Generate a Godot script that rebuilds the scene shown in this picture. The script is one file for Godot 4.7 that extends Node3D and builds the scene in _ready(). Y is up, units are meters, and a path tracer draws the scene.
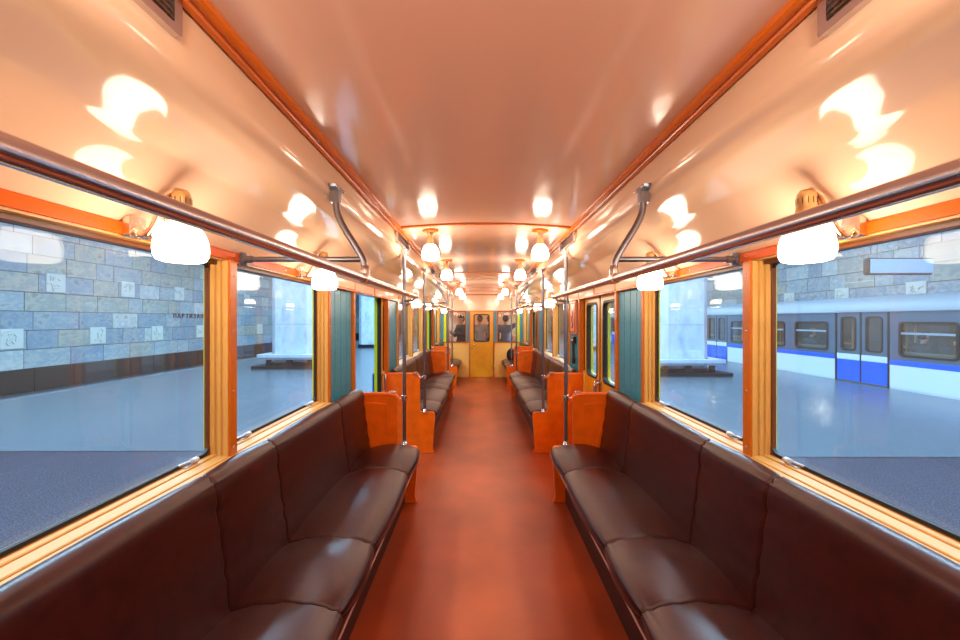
extends Node3D
# A metro car seen down its aisle, standing between two platforms of a station.
# d is the distance ahead of the camera (z = -d); s = -1 is the stone-wall side, s = 1 the side with the other train.

class Geo:
	var v := PackedVector3Array()
	var n := PackedVector3Array()
	var i := PackedInt32Array()

	func tri(a: Vector3, b: Vector3, c: Vector3, na: Vector3, nb: Vector3, nc: Vector3) -> void:
		var k := v.size()
		var f := (b - a).cross(c - a)
		if f.length_squared() < 1e-16:
			return
		v.append_array(PackedVector3Array([a, b, c]))
		n.append_array(PackedVector3Array([na, nb, nc]))
		if f.dot(na + nb + nc) > 0.0:
			i.append_array(PackedInt32Array([k, k + 2, k + 1]))
		else:
			i.append_array(PackedInt32Array([k, k + 1, k + 2]))

	func quad(a: Vector3, b: Vector3, c: Vector3, d: Vector3, na: Vector3, nb: Vector3, nc: Vector3, nd: Vector3) -> void:
		tri(a, b, c, na, nb, nc)
		tri(a, c, d, na, nc, nd)

	func face(a: Vector3, b: Vector3, c: Vector3, d: Vector3, nn: Vector3) -> void:
		quad(a, b, c, d, nn, nn, nn, nn)

	static func edge_normals(p: PackedVector2Array, smooth: float) -> Array:
		# for every edge k (p[k] to p[k+1]) the outward normals at its two ends
		var m := p.size()
		var area := 0.0
		for k in m:
			area += p[k].cross(p[(k + 1) % m])
		var sg := 1.0 if area > 0.0 else -1.0
		var e := []
		for k in m:
			var t := (p[(k + 1) % m] - p[k]).normalized()
			e.append(Vector2(t.y, -t.x) * sg)
		var out := []
		var lim := cos(deg_to_rad(smooth))
		for k in m:
			var pre: Vector2 = e[(k + m - 1) % m]
			var cur: Vector2 = e[k]
			var nxt: Vector2 = e[(k + 1) % m]
			var a := (pre + cur).normalized() if pre.dot(cur) > lim else cur
			var b := (nxt + cur).normalized() if nxt.dot(cur) > lim else cur
			out.append([a, b])
		return out

	func prism(p: PackedVector2Array, z0: float, z1: float, t := Transform3D(), smooth := 35.0) -> Geo:
		var m := p.size()
		var en := edge_normals(p, smooth)
		for k in m:
			var q := p[(k + 1) % m]
			var na := t.basis * Vector3(en[k][0].x, en[k][0].y, 0)
			var nb := t.basis * Vector3(en[k][1].x, en[k][1].y, 0)
			quad(t * Vector3(p[k].x, p[k].y, z0), t * Vector3(q.x, q.y, z0), t * Vector3(q.x, q.y, z1), t * Vector3(p[k].x, p[k].y, z1), na, nb, nb, na)
		var tr := Geometry2D.triangulate_polygon(p)
		for k in range(0, tr.size(), 3):
			for z in [z0, z1]:
				var nn := t.basis * Vector3(0, 0, 1.0 if (z > minf(z0, z1)) else -1.0)
				tri(t * Vector3(p[tr[k]].x, p[tr[k]].y, z), t * Vector3(p[tr[k + 1]].x, p[tr[k + 1]].y, z), t * Vector3(p[tr[k + 2]].x, p[tr[k + 2]].y, z), nn, nn, nn)
		return self

	func ring(o: PackedVector2Array, p: PackedVector2Array, z0: float, z1: float, t := Transform3D()) -> Geo:
		var m := o.size()
		var eo := edge_normals(o, 40.0)
		var ep := edge_normals(p, 40.0)
		var up := t.basis * Vector3(0, 0, 1.0 if z1 > z0 else -1.0)
		for k in m:
			var j := (k + 1) % m
			var oa := t.basis * Vector3(eo[k][0].x, eo[k][0].y, 0)
			var ob := t.basis * Vector3(eo[k][1].x, eo[k][1].y, 0)
			var pa := t.basis * Vector3(-ep[k][0].x, -ep[k][0].y, 0)
			var pb := t.basis * Vector3(-ep[k][1].x, -ep[k][1].y, 0)
			quad(t * Vector3(o[k].x, o[k].y, z0), t * Vector3(o[j].x, o[j].y, z0), t * Vector3(o[j].x, o[j].y, z1), t * Vector3(o[k].x, o[k].y, z1), oa, ob, ob, oa)
			quad(t * Vector3(p[k].x, p[k].y, z0), t * Vector3(p[j].x, p[j].y, z0), t * Vector3(p[j].x, p[j].y, z1), t * Vector3(p[k].x, p[k].y, z1), pa, pb, pb, pa)
			face(t * Vector3(o[k].x, o[k].y, z1), t * Vector3(o[j].x, o[j].y, z1), t * Vector3(p[j].x, p[j].y, z1), t * Vector3(p[k].x, p[k].y, z1), up)
			face(t * Vector3(o[k].x, o[k].y, z0), t * Vector3(o[j].x, o[j].y, z0), t * Vector3(p[j].x, p[j].y, z0), t * Vector3(p[k].x, p[k].y, z0), -up)
		return self

	func lathe(p: Array, t := Transform3D(), seg := 20, smooth := 50.0) -> Geo:
		# p: Vector2(radius, height) from one end to the other
		var m := p.size()
		var e := []
		for k in m - 1:
			var d: Vector2 = (p[k + 1] - p[k]).normalized()
			e.append(Vector2(d.y, -d.x))
		var sg := 1.0
		var acc := 0.0
		for k in m - 1:
			acc += e[k].x * (p[k].x + p[k + 1].x) * p[k].distance_to(p[k + 1])
		if acc < 0.0:
			sg = -1.0
		var lim := cos(deg_to_rad(smooth))
		for k in m - 1:
			var c: Vector2 = e[k]
			var a := c
			var b := c
			if k > 0 and c.dot(e[k - 1]) > lim:
				a = (c + e[k - 1]).normalized()
			if k < m - 2 and c.dot(e[k + 1]) > lim:
				b = (c + e[k + 1]).normalized()
			for j in seg:
				var f := TAU * j / seg
				var g := TAU * (j + 1) / seg
				var u := Vector3(cos(f), 0, sin(f))
				var w := Vector3(cos(g), 0, sin(g))
				var up := Vector3.UP
				quad(t * (u * p[k].x + up * p[k].y), t * (w * p[k].x + up * p[k].y), t * (w * p[k + 1].x + up * p[k + 1].y), t * (u * p[k + 1].x + up * p[k + 1].y),
					t.basis * ((u * a.x + up * a.y) * sg), t.basis * ((w * a.x + up * a.y) * sg), t.basis * ((w * b.x + up * b.y) * sg), t.basis * ((u * b.x + up * b.y) * sg))
		return self

	func tube(path: Array, r: float, seg := 14, t := Transform3D(), r1 := -1.0) -> Geo:
		var m := path.size()
		var u := Vector3.ZERO
		var rows := []
		for k in m:
			var d: Vector3
			if k == 0:
				d = path[1] - path[0]
			elif k == m - 1:
				d = path[k] - path[k - 1]
			else:
				d = (path[k + 1] - path[k]).normalized() + (path[k] - path[k - 1]).normalized()
			d = d.normalized()
			if k == 0:
				u = d.cross(Vector3.UP if absf(d.y) < 0.9 else Vector3.RIGHT).normalized()
			else:
				u = (u - d * u.dot(d)).normalized()
			var w := d.cross(u)
			var rr := r if r1 < 0.0 else lerpf(r, r1, float(k) / (m - 1))
			var row := []
			for j in seg:
				var a := TAU * j / seg
				var nn := u * cos(a) + w * sin(a)
				row.append([path[k] + nn * rr, nn])
			rows.append([row, d])
		for k in m - 1:
			for j in seg:
				var q := (j + 1) % seg
				var a = rows[k][0][j]
				var b = rows[k][0][q]
				var c = rows[k + 1][0][q]
				var d = rows[k + 1][0][j]
				quad(t * (a[0] as Vector3), t * (b[0] as Vector3), t * (c[0] as Vector3), t * (d[0] as Vector3), t.basis * (a[1] as Vector3), t.basis * (b[1] as Vector3), t.basis * (c[1] as Vector3), t.basis * (d[1] as Vector3))
		for z in [0, m - 1]:
			var nn: Vector3 = rows[z][1] * (-1.0 if z == 0 else 1.0)
			nn = t.basis * nn
			for j in seg:
				tri(t * (path[z] as Vector3), t * (rows[z][0][j][0] as Vector3), t * (rows[z][0][(j + 1) % seg][0] as Vector3), nn, nn, nn)
		return self

	func box(a: Vector3, b: Vector3, ch := 0.003, t := Transform3D()) -> Geo:
		var c := (a + b) * 0.5
		var h := ((b - a) * 0.5).abs()
		var q := minf(ch, minf(h.x, minf(h.y, h.z)) * 0.49)
		var lo := [h.x - q, h.y - q, h.z - q]
		var hh := [h.x, h.y, h.z]
		for ax in 3:
			var y := (ax + 1) % 3
			var z := (ax + 2) % 3
			for sx in [-1.0, 1.0]:
				var pts := []
				for cc in [[-1.0, -1.0], [1.0, -1.0], [1.0, 1.0], [-1.0, 1.0]]:
					var p := Vector3()
					p[ax] = sx * hh[ax]
					p[y] = cc[0] * lo[y]
					p[z] = cc[1] * lo[z]
					pts.append(t * (c + p))
				var nn := Vector3()
				nn[ax] = sx
				face(pts[0], pts[1], pts[2], pts[3], t.basis * nn)
				# the chamfer between this face and the next axis's face
				for sy in [-1.0, 1.0]:
					var ps := []
					for cc in [[1, -1.0], [1, 1.0], [0, 1.0], [0, -1.0]]:
						var p := Vector3()
						p[ax] = sx * (hh[ax] if cc[0] == 1 else lo[ax])
						p[y] = sy * (lo[y] if cc[0] == 1 else hh[y])
						p[z] = cc[1] * lo[z]
						ps.append(t * (c + p))
					var en := Vector3()
					en[ax] = sx
					en[y] = sy
					face(ps[0], ps[1], ps[2], ps[3], t.basis * en.normalized())
		for x in [-1.0, 1.0]:
			for y in [-1.0, 1.0]:
				for z in [-1.0, 1.0]:
					var nn := t.basis * Vector3(x, y, z).normalized()
					tri(t * (c + Vector3(x * hh[0], y * lo[1], z * lo[2])), t * (c + Vector3(x * lo[0], y * hh[1], z * lo[2])), t * (c + Vector3(x * lo[0], y * lo[1], z * hh[2])), nn, nn, nn)
		return self

	func pad(p: PackedVector2Array, z0: float, z1: float, r: float, t: Transform3D, noise: FastNoiseLite, bulge := 0.006, rough := 0.004, puff := 0.0) -> Geo:
		# a stuffed cushion: the profile p swept from z0 to z1, drawn in towards its ends, with puckers there
		var m := p.size()
		var en := edge_normals(p, 75.0)
		var vn := PackedVector2Array()
		for k in m:
			vn.append((en[k][0] + en[(k + m - 1) % m][1]).normalized())
		var st := []
		for k in 7:
			var a := PI / 2 * k / 6
			st.append([z0 + r * (1.0 - cos(PI / 2 - a)) if false else z0 + r * (1.0 - cos(a)), r * (1.0 - sin(a))])
		var mid := maxi(8, int((z1 - z0) / 0.05))
		for k in range(1, mid):
			st.append([lerpf(z0 + r, z1 - r, float(k) / mid), 0.0])
		for k in range(6, -1, -1):
			var a := PI / 2 * k / 6
			st.append([z1 - r * (1.0 - cos(a)), r * (1.0 - sin(a))])
		var g := []
		for s in st:
			var row := PackedVector3Array()
			var u: float = (s[0] - z0) / (z1 - z0)
			var near := exp(-minf(s[0] - z0, z1 - s[0]) / 0.07)
			for k in m:
				var dis: float = -s[1] + bulge * sin(PI * u) - puff * exp(-minf(s[0] - z0, z1 - s[0]) / 0.15)
				dis += rough * noise.get_noise_3d(p[k].x * 100.0 * signf(t.basis.x.x), p[k].y * 100.0, s[0] * 60.0)
				dis += 0.0045 * near * sin(float(k) * 1.9 + noise.get_noise_2d(k * 13.0, s[0] * 10.0) * 4.0) * (1.0 if s[1] < r * 0.9 else 0.3)
				row.append(t * Vector3(p[k].x + vn[k].x * dis, p[k].y + vn[k].y * dis, s[0]))
			g.append(row)
		var nr := g.size()
		var c := t * Vector3(0, 0, (z0 + z1) / 2)
		var nn := []
		for a in nr:
			var row := PackedVector3Array()
			for k in m:
				var du: Vector3 = g[a][(k + 1) % m] - g[a][(k + m - 1) % m]
				var dv: Vector3 = g[mini(a + 1, nr - 1)][k] - g[maxi(a - 1, 0)][k]
				var q := du.cross(dv).normalized()
				if q.dot(t.basis * Vector3(vn[k].x, vn[k].y, 0)) < 0.0:
					q = -q
				row.append(q)
			nn.append(row)
		for a in nr - 1:
			for k in m:
				var j := (k + 1) % m
				quad(g[a][k], g[a][j], g[a + 1][j], g[a + 1][k], nn[a][k], nn[a][j], nn[a + 1][j], nn[a + 1][k])
		var tr := Geometry2D.triangulate_polygon(p)
		for a in [0, nr - 1]:
			var q := t.basis * Vector3(0, 0, -1.0 if a == 0 else 1.0)
			if (g[nr - 1][0] - g[0][0]).z < 0.0:
				q = q
			for k in range(0, tr.size(), 3):
				tri(g[a][tr[k]], g[a][tr[k + 1]], g[a][tr[k + 2]], q, q, q)
		return self

	func add(mesh: Mesh, t: Transform3D) -> Geo:
		for sfc in mesh.get_surface_count():
			var a := mesh.surface_get_arrays(sfc)
			var k := v.size()
			for p in a[Mesh.ARRAY_VERTEX]:
				v.append(t * p)
			for p in a[Mesh.ARRAY_NORMAL]:
				n.append((t.basis * p).normalized())
			for q in a[Mesh.ARRAY_INDEX]:
				i.append(k + q)
		return self

	func mesh(off := Vector3.ZERO) -> ArrayMesh:
		var vv := PackedVector3Array()
		for p in v:
			vv.append(p - off)
		var a := []
		a.resize(Mesh.ARRAY_MAX)
		a[Mesh.ARRAY_VERTEX] = vv
		a[Mesh.ARRAY_NORMAL] = n
		a[Mesh.ARRAY_INDEX] = i
		var m := ArrayMesh.new()
		m.add_surface_from_arrays(Mesh.PRIMITIVE_TRIANGLES, a)
		return m


# ------------------------------------------------------------------ tree helpers
var org := {}
var taken := {}
var M := {}
var rng := RandomNumberGenerator.new()
var soft := FastNoiseLite.new()

func numbered(called: String) -> String:
	if not taken.has(called):
		taken[called] = 0
		return called
	taken[called] += 1
	return "%s_%03d" % [called, taken[called]]

func tag(o: Node3D, label: String, category := "", group := "", kind := "") -> Node3D:
	if label:
		o.set_meta("label", label)
	if category:
		o.set_meta("category", category)
	if group:
		o.set_meta("group", group)
	if kind:
		o.set_meta("kind", kind)
	return o

func thing(called: String, label: String, category: String, base := Vector3.ZERO, group := "", kind := "") -> Node3D:
	var o := Node3D.new()
	o.name = numbered(called)
	add_child(o, true)
	o.position = base
	org[o] = base
	return tag(o, label, category, group, kind)

func struct(called: String, label: String, base := Vector3.ZERO, category := "") -> Node3D:
	return thing(called, label, category, base, "", "structure")

func put(called: String, g: Geo, m: Material, parent: Node3D = null, base := Vector3.ZERO) -> MeshInstance3D:
	var o := MeshInstance3D.new()
	var from: Vector3 = org[parent] if parent else base
	o.mesh = g.mesh(from)
	o.material_override = m
	o.name = numbered(called) if parent == null else called
	if parent:
		parent.add_child(o, true)
	else:
		add_child(o, true)
		o.position = base
	org[o] = from
	return o

func share(called: String, mesh: Mesh, m: Material, parent: Node3D, at: Vector3, basis := Basis()) -> MeshInstance3D:
	var o := MeshInstance3D.new()
	o.mesh = mesh
	o.material_override = m
	o.name = called
	parent.add_child(o, true)
	o.transform = Transform3D(basis, at - org[parent])
	org[o] = at
	return o

func flip(s: float) -> Transform3D:
	return Transform3D(Basis.from_scale(Vector3(s, 1, 1)), Vector3.ZERO)

func across(s: float) -> Transform3D:
	# profile (z, y), extruded along x on side s
	return Transform3D(Basis(Vector3(0, 0, 1), Vector3(0, 1, 0), Vector3(s, 0, 0)), Vector3.ZERO)

func rrect(x0: float, y0: float, x1: float, y1: float, r: float, n := 4) -> PackedVector2Array:
	var out := PackedVector2Array()
	for c in [[x1 - r, y1 - r, 0.0], [x0 + r, y1 - r, PI / 2], [x0 + r, y0 + r, PI], [x1 - r, y0 + r, PI * 1.5]]:
		for k in n + 1:
			var a: float = c[2] + PI / 2 * k / n
			out.append(Vector2(c[0] + r * cos(a), c[1] + r * sin(a)))
	return out

func spline(p: Array, n := 6) -> Array:
	var out := []
	for k in p.size() - 1:
		for j in n:
			out.append(p[k].cubic_interpolate(p[k + 1], p[maxi(k - 1, 0)], p[mini(k + 2, p.size() - 1)], float(j) / n))
	out.append(p[-1])
	return out

func sheet(p: Array, thick: float) -> PackedVector2Array:
	var a := PackedVector2Array()
	var b := PackedVector2Array()
	for k in p.size():
		var t: Vector2 = (p[mini(k + 1, p.size() - 1)] - p[maxi(k - 1, 0)]).normalized()
		a.append(p[k])
		b.append(p[k] + Vector2(-t.y, t.x) * thick)
	b.reverse()
	a.append_array(b)
	return a

# ------------------------------------------------------------------ materials
func noise_tex(freq: float, cols: Array, sd := 1, kind := FastNoiseLite.TYPE_SIMPLEX_SMOOTH, oct := 4, size := 512, normal := 0.0) -> NoiseTexture2D:
	var f := FastNoiseLite.new()
	f.noise_type = kind
	f.frequency = freq
	f.seed = sd
	f.fractal_octaves = oct
	var t := NoiseTexture2D.new()
	t.width = size
	t.height = size
	t.seamless = true
	t.noise = f
	if normal > 0.0:
		t.as_normal_map = true
		t.bump_strength = normal
	elif cols.size():
		var g := Gradient.new()
		g.offsets = PackedFloat32Array()
		g.colors = PackedColorArray()
		var os := PackedFloat32Array()
		var cs := PackedColorArray()
		for k in cols.size():
			os.append(float(k) / (cols.size() - 1))
			cs.append(cols[k])
		g.offsets = os
		g.colors = cs
		t.color_ramp = g
	return t

func mat(called: String, c: Color, rough: float, metal := 0.0) -> StandardMaterial3D:
	var m := StandardMaterial3D.new()
	m.resource_name = called
	m.albedo_color = c
	m.roughness = rough
	m.metallic = metal
	M[called] = m
	return m

func skin_with(m: StandardMaterial3D, tex: Texture2D, scale: Vector3) -> StandardMaterial3D:
	m.albedo_texture = tex
	m.uv1_triplanar = true
	m.uv1_world_triplanar = true
	m.uv1_scale = scale
	return m

func bumps(m: StandardMaterial3D, tex: Texture2D, strength: float, scale := Vector3.ZERO) -> void:
	m.normal_enabled = true
	m.normal_texture = tex
	m.normal_scale = strength
	m.uv1_triplanar = true
	m.uv1_world_triplanar = true
	if scale != Vector3.ZERO:
		m.uv1_scale = scale

func grey(a: float) -> Color:
	return Color(a, a, a)

func make_materials() -> void:
	var wave := noise_tex(0.006, [], 3, FastNoiseLite.TYPE_SIMPLEX_SMOOTH, 3, 512, 6.0)
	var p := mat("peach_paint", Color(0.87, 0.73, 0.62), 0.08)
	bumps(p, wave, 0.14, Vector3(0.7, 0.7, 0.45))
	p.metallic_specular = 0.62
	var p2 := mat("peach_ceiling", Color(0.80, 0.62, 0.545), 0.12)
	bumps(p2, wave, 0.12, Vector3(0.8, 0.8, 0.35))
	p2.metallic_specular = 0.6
	var grain := noise_tex(0.02, [grey(0.86), grey(0.96), grey(0.91), grey(1.0)], 5, FastNoiseLite.TYPE_SIMPLEX_SMOOTH, 5)
	for w in [["orange_wood", Color(0.84, 0.41, 0.07), 0.25], ["light_wood", Color(0.83, 0.61, 0.31), 0.45], ["brown_wood", Color(0.42, 0.22, 0.09), 0.45]]:
		var a := mat(w[0], w[1], w[2])
		skin_with(a, grain, Vector3(9, 9, 0.6))
		var b := mat(w[0] + "_upright", w[1], w[2])
		skin_with(b, grain, Vector3(9, 0.6, 9))
	M.orange_wood_upright.albedo_color = Color(0.80, 0.43, 0.09)
	M.light_wood_upright.albedo_color = Color(0.84, 0.64, 0.34)
	skin_with(mat("header_orange", Color(0.86, 0.34, 0.0), 0.4), grain, Vector3(9, 9, 0.6))
	M.header_orange.metallic_specular = 0.25
	skin_with(mat("orange_panel", Color(0.93, 0.40, 0.02), 0.28), noise_tex(0.01, [grey(0.88), grey(1.0)], 8), Vector3(1.2, 1.2, 1.2))
	skin_with(mat("ochre_door", Color(0.88, 0.61, 0.09), 0.32), noise_tex(0.01, [grey(0.95), grey(1.0)], 9), Vector3(1.2, 1.2, 1.2))
	skin_with(mat("cream_panel", Color(0.93, 0.72, 0.38), 0.4), noise_tex(0.01, [grey(0.96), grey(1.0)], 9), Vector3(1.5, 1.5, 1.5))
	skin_with(mat("teal_paint", Color(0.20, 0.54, 0.66), 0.4), noise_tex(0.03, [grey(0.75), grey(1.0), grey(0.88)], 10), Vector3(2, 0.8, 2))
	mat("lime_edge", Color(0.78, 0.80, 0.03), 0.35)
	var l := mat("leather", Color(0.225, 0.068, 0.055), 0.33)
	l.metallic_specular = 0.47
	skin_with(l, noise_tex(0.012, [Color(0.72, 0.70, 0.70), Color(1, 1, 1), Color(0.86, 0.84, 0.84)], 12), Vector3(1.4, 1.4, 1.4))
	l.heightmap_enabled = true
	l.heightmap_texture = noise_tex(0.09, [], 14, FastNoiseLite.TYPE_CELLULAR, 2)
	l.heightmap_scale = 0.02
	mat("piping", Color(0.62, 0.42, 0.38), 0.4)
	mat("seat_base", Color(0.22, 0.05, 0.03), 0.5)
	var f := mat("linoleum", Color(0.66, 0.27, 0.125), 0.34)
	f.metallic_specular = 0.33
	skin_with(f, noise_tex(0.008, [grey(0.78), grey(1.0)], 21, FastNoiseLite.TYPE_SIMPLEX_SMOOTH, 5, 512), Vector3(0.35, 0.35, 0.35))
	mat("chrome", Color(0.84, 0.82, 0.84), 0.22, 1.0)
	mat("worn_steel", Color(0.56, 0.57, 0.62), 0.3, 1.0)
	mat("latch_metal", Color(0.80, 0.80, 0.84), 0.45, 0.8)
	mat("brass", Color(0.92, 0.78, 0.56), 0.28, 1.0)
	mat("nickel", Color(0.92, 0.86, 0.80), 0.18, 1.0)
	mat("rubber", Color(0.025, 0.024, 0.028), 0.55)
	mat("black_metal", Color(0.04, 0.04, 0.045), 0.4)
	mat("grille_dark", Color(0.34, 0.22, 0.17), 0.5)
	var g := mat("pane", Color(1, 1, 1, 0.02), 0.0)
	g.transparency = BaseMaterial3D.TRANSPARENCY_ALPHA
	g.metallic_specular = 0.36
	var o := mat("opal_glass", Color(1, 0.97, 0.93), 0.3)
	o.emission_enabled = true
	o.emission = Color(1.0, 0.93, 0.84)
	o.emission_energy_multiplier = 10.0
	mat("enamel_plate", Color(0.85, 0.50, 0.36), 0.35)
	mat("print_brown", Color(0.40, 0.20, 0.14), 0.5)
	# station
	for k in 5:
		var c: Color = [Color(0.72, 0.76, 0.77), Color(0.66, 0.72, 0.75), Color(0.82, 0.84, 0.83), Color(0.73, 0.73, 0.69), Color(0.60, 0.68, 0.73)][k]
		skin_with(mat("stone_%d" % k, c, 0.35), noise_tex(0.007, [Color(0.68, 0.70, 0.74), Color(0.95, 0.94, 0.92), Color(0.8, 0.84, 0.88), Color(1, 1, 1)], 30 + k, FastNoiseLite.TYPE_SIMPLEX_SMOOTH, 5), Vector3(0.5, 0.7, 0.5))
	skin_with(mat("mortar", Color(0.30, 0.34, 0.40), 0.8), noise_tex(0.02, [grey(0.8), grey(1.0)], 40), Vector3(1, 1, 1))
	skin_with(mat("dark_stone", Color(0.10, 0.11, 0.14), 0.4), noise_tex(0.02, [grey(0.6), grey(1.0), grey(0.8)], 41), Vector3(0.8, 1.2, 0.8))
	skin_with(mat("relief_stone", Color(0.90, 0.91, 0.88), 0.55), noise_tex(0.03, [grey(0.8), grey(1.0)], 42), Vector3(2, 2, 2))
	skin_with(mat("marble", Color(0.78, 0.82, 0.87), 0.3), noise_tex(0.006, [Color(0.80, 0.83, 0.87), Color(1, 1, 1), Color(0.9, 0.92, 0.95)], 43, FastNoiseLite.TYPE_SIMPLEX_SMOOTH, 6), Vector3(0.5, 0.3, 0.5))
	var speck := noise_tex(0.16, [grey(0.08), grey(0.12), grey(0.28), grey(0.8), grey(1.0)], 44, FastNoiseLite.TYPE_SIMPLEX, 3, 1024)
	skin_with(mat("dark_granite", Color(0.42, 0.38, 0.54), 0.5), speck, Vector3(0.25, 0.25, 0.25))
	var fl := skin_with(mat("polished_granite", Color(0.38, 0.42, 0.46), 0.27), noise_tex(0.1, [grey(0.62), grey(0.76), grey(0.9), grey(1.0), grey(1.0)], 45, FastNoiseLite.TYPE_SIMPLEX, 4, 1024), Vector3(0.45, 0.45, 0.45))
	fl.metallic_specular = 0.47
	mat("station_plaster", Color(0.80, 0.84, 0.88), 0.8)
	mat("pit_dark", Color(0.05, 0.05, 0.06), 0.8)
	var tl := mat("tube_glow", Color(1, 1, 1), 0.5)
	tl.emission_enabled = true
	tl.emission = Color(0.80, 0.90, 1.0)
	tl.emission_energy_multiplier = 3.0
	mat("letter_metal", Color(0.10, 0.11, 0.15), 0.4)
	mat("train_grey", Color(0.30, 0.37, 0.44), 0.3)
	mat("train_white", Color(0.80, 0.84, 0.88), 0.25)
	mat("train_blue", Color(0.0, 0.36, 0.84), 0.5)
	M.train_blue.metallic_specular = 0.2
	mat("train_roof", Color(0.56, 0.59, 0.63), 0.5)
	mat("train_inside", Color(0.20, 0.22, 0.21), 0.5)
	mat("train_seat", Color(0.24, 0.26, 0.16), 0.7)
	mat("yellow_rail", Color(0.95, 0.66, 0.05), 0.3)
	mat("sign_face", Color(0.62, 0.72, 0.86), 0.3)
	mat("next_car_paint", Color(0.86, 0.66, 0.50), 0.4)

# ------------------------------------------------------------------ measures
const PERIOD := 4.81
const CEN := [1.80, 6.61]           # middle of the two long benches
const GLASS := 1.244
const BENCH := [[0.0, 3.5], [4.86, 8.31], [9.67, 11.18]]
const END := 11.2
const REAR := -1.7
var side_word := {-1: "stone wall side", 1: "blue train side"}
var warm := Color(1.0, 0.91, 0.80)
var cool := Color(0.68, 0.88, 1.0)

func lamp_light(parent: Node3D, at: Vector3, energy: float) -> void:
	var l := OmniLight3D.new()
	l.name = "lamp_light"
	l.light_color = warm
	l.light_energy = energy
	l.light_size = 0.06
	l.omni_range = 30.0
	l.omni_attenuation = 2.0
	l.shadow_enabled = true
	parent.add_child(l, true)
	l.position = at - org[parent]

# ------------------------------------------------------------------ start
func _ready() -> void:
	rng.seed = 7
	soft.seed = 5
	soft.frequency = 0.02
	# camera
	var cam := Camera3D.new()
	cam.name = "camera"
	cam.position = Vector3(-0.045, 1.6, 0.0)
	cam.keep_aspect = Camera3D.KEEP_HEIGHT
	cam.fov = 77.32
	cam.near = 0.02
	cam.far = 200.0
	add_child(cam)
	cam.current = true
	# surroundings and exposure
	var we := WorldEnvironment.new()
	we.name = "surroundings"
	var env := Environment.new()
	env.background_mode = Environment.BG_COLOR
	env.background_color = Color(0.01, 0.012, 0.016)
	env.tonemap_mode = Environment.TONE_MAPPER_LINEAR
	env.tonemap_exposure = 1.0
	env.sdfgi_enabled = true
	env.ssao_enabled = true
	env.ssil_enabled = true
	we.environment = env
	add_child(we)
	make_materials()
	station_lights()
	# structure
	car_floor()
	car_ceiling()
	for s in [-1, 1]:
		car_wall(s)
	car_ends()
	station()
	# objects
	for s in [-1, 1]:
		for k in 3:
			bench(s, k)
	fittings()
	lamps()
	small_things()
	next_car()
	other_train()
	station_things()

const STATION_ENERGY := 52.0
func station_lights() -> void:
	for s in [-1, 1]:
		for k in 4:
			luminaire(s, 8.4, [6.0, 13.0, 20.0, 29.0][k], 24.0, "cold luminaire over the platform edge, %s in its row on the %s" % [["first", "second", "third", "last"][k], side_word[s]])
	for s in [-1, 1]:
		for k in 8:
			var d: float = [0.5, 5.6, 10.7, 15.8, 21.0, 27.0, 34.0, 42.0][k]
			luminaire(s, 4.1, d, STATION_ENERGY, "long cold luminaire under the station ceiling, %s in its row on the %s" % [["first", "second", "third", "fourth", "fifth", "sixth", "seventh", "last"][k], side_word[s]])

func luminaire(s: int, x: float, d: float, energy: float, label: String) -> void:
	var o := thing("ceiling_luminaire", label, "luminaire", Vector3(s * x, 5.3, -d), "station ceiling luminaires")
	put("housing", Geo.new().box(Vector3(s * x - 0.3, 5.3, -d - 2.1), Vector3(s * x + 0.3, 5.4, -d + 2.1), 0.01), M.station_plaster, o)
	put("diffuser", Geo.new().box(Vector3(s * x - 0.25, 5.27, -d - 2.05), Vector3(s * x + 0.25, 5.3, -d + 2.05), 0.01), M.tube_glow, o)
	var l := AreaLight3D.new()
	l.name = "luminaire_light"
	l.light_color = cool
	l.light_energy = energy
	l.area_size = Vector2(0.5, 4.1)
	l.area_range = 60.0
	l.area_attenuation = 2.0
	l.shadow_enabled = true
	o.add_child(l, true)
	l.position = Vector3(0, -0.06, 0)
	l.rotation = Vector3(-PI / 2, 0, 0)

# ------------------------------------------------------------------ the car
func car_floor() -> void:
	var f := struct("floor", "worn red-brown linoleum floor down the aisle of the car")
	put("linoleum", Geo.new().box(Vector3(-1.30, -0.05, -END), Vector3(1.30, 0, -REAR), 0.0), M.linoleum, f)
	put("underframe", Geo.new().box(Vector3(-1.34, -0.35, -END), Vector3(1.34, -0.052, -REAR), 0.01), M.pit_dark, f)

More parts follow.
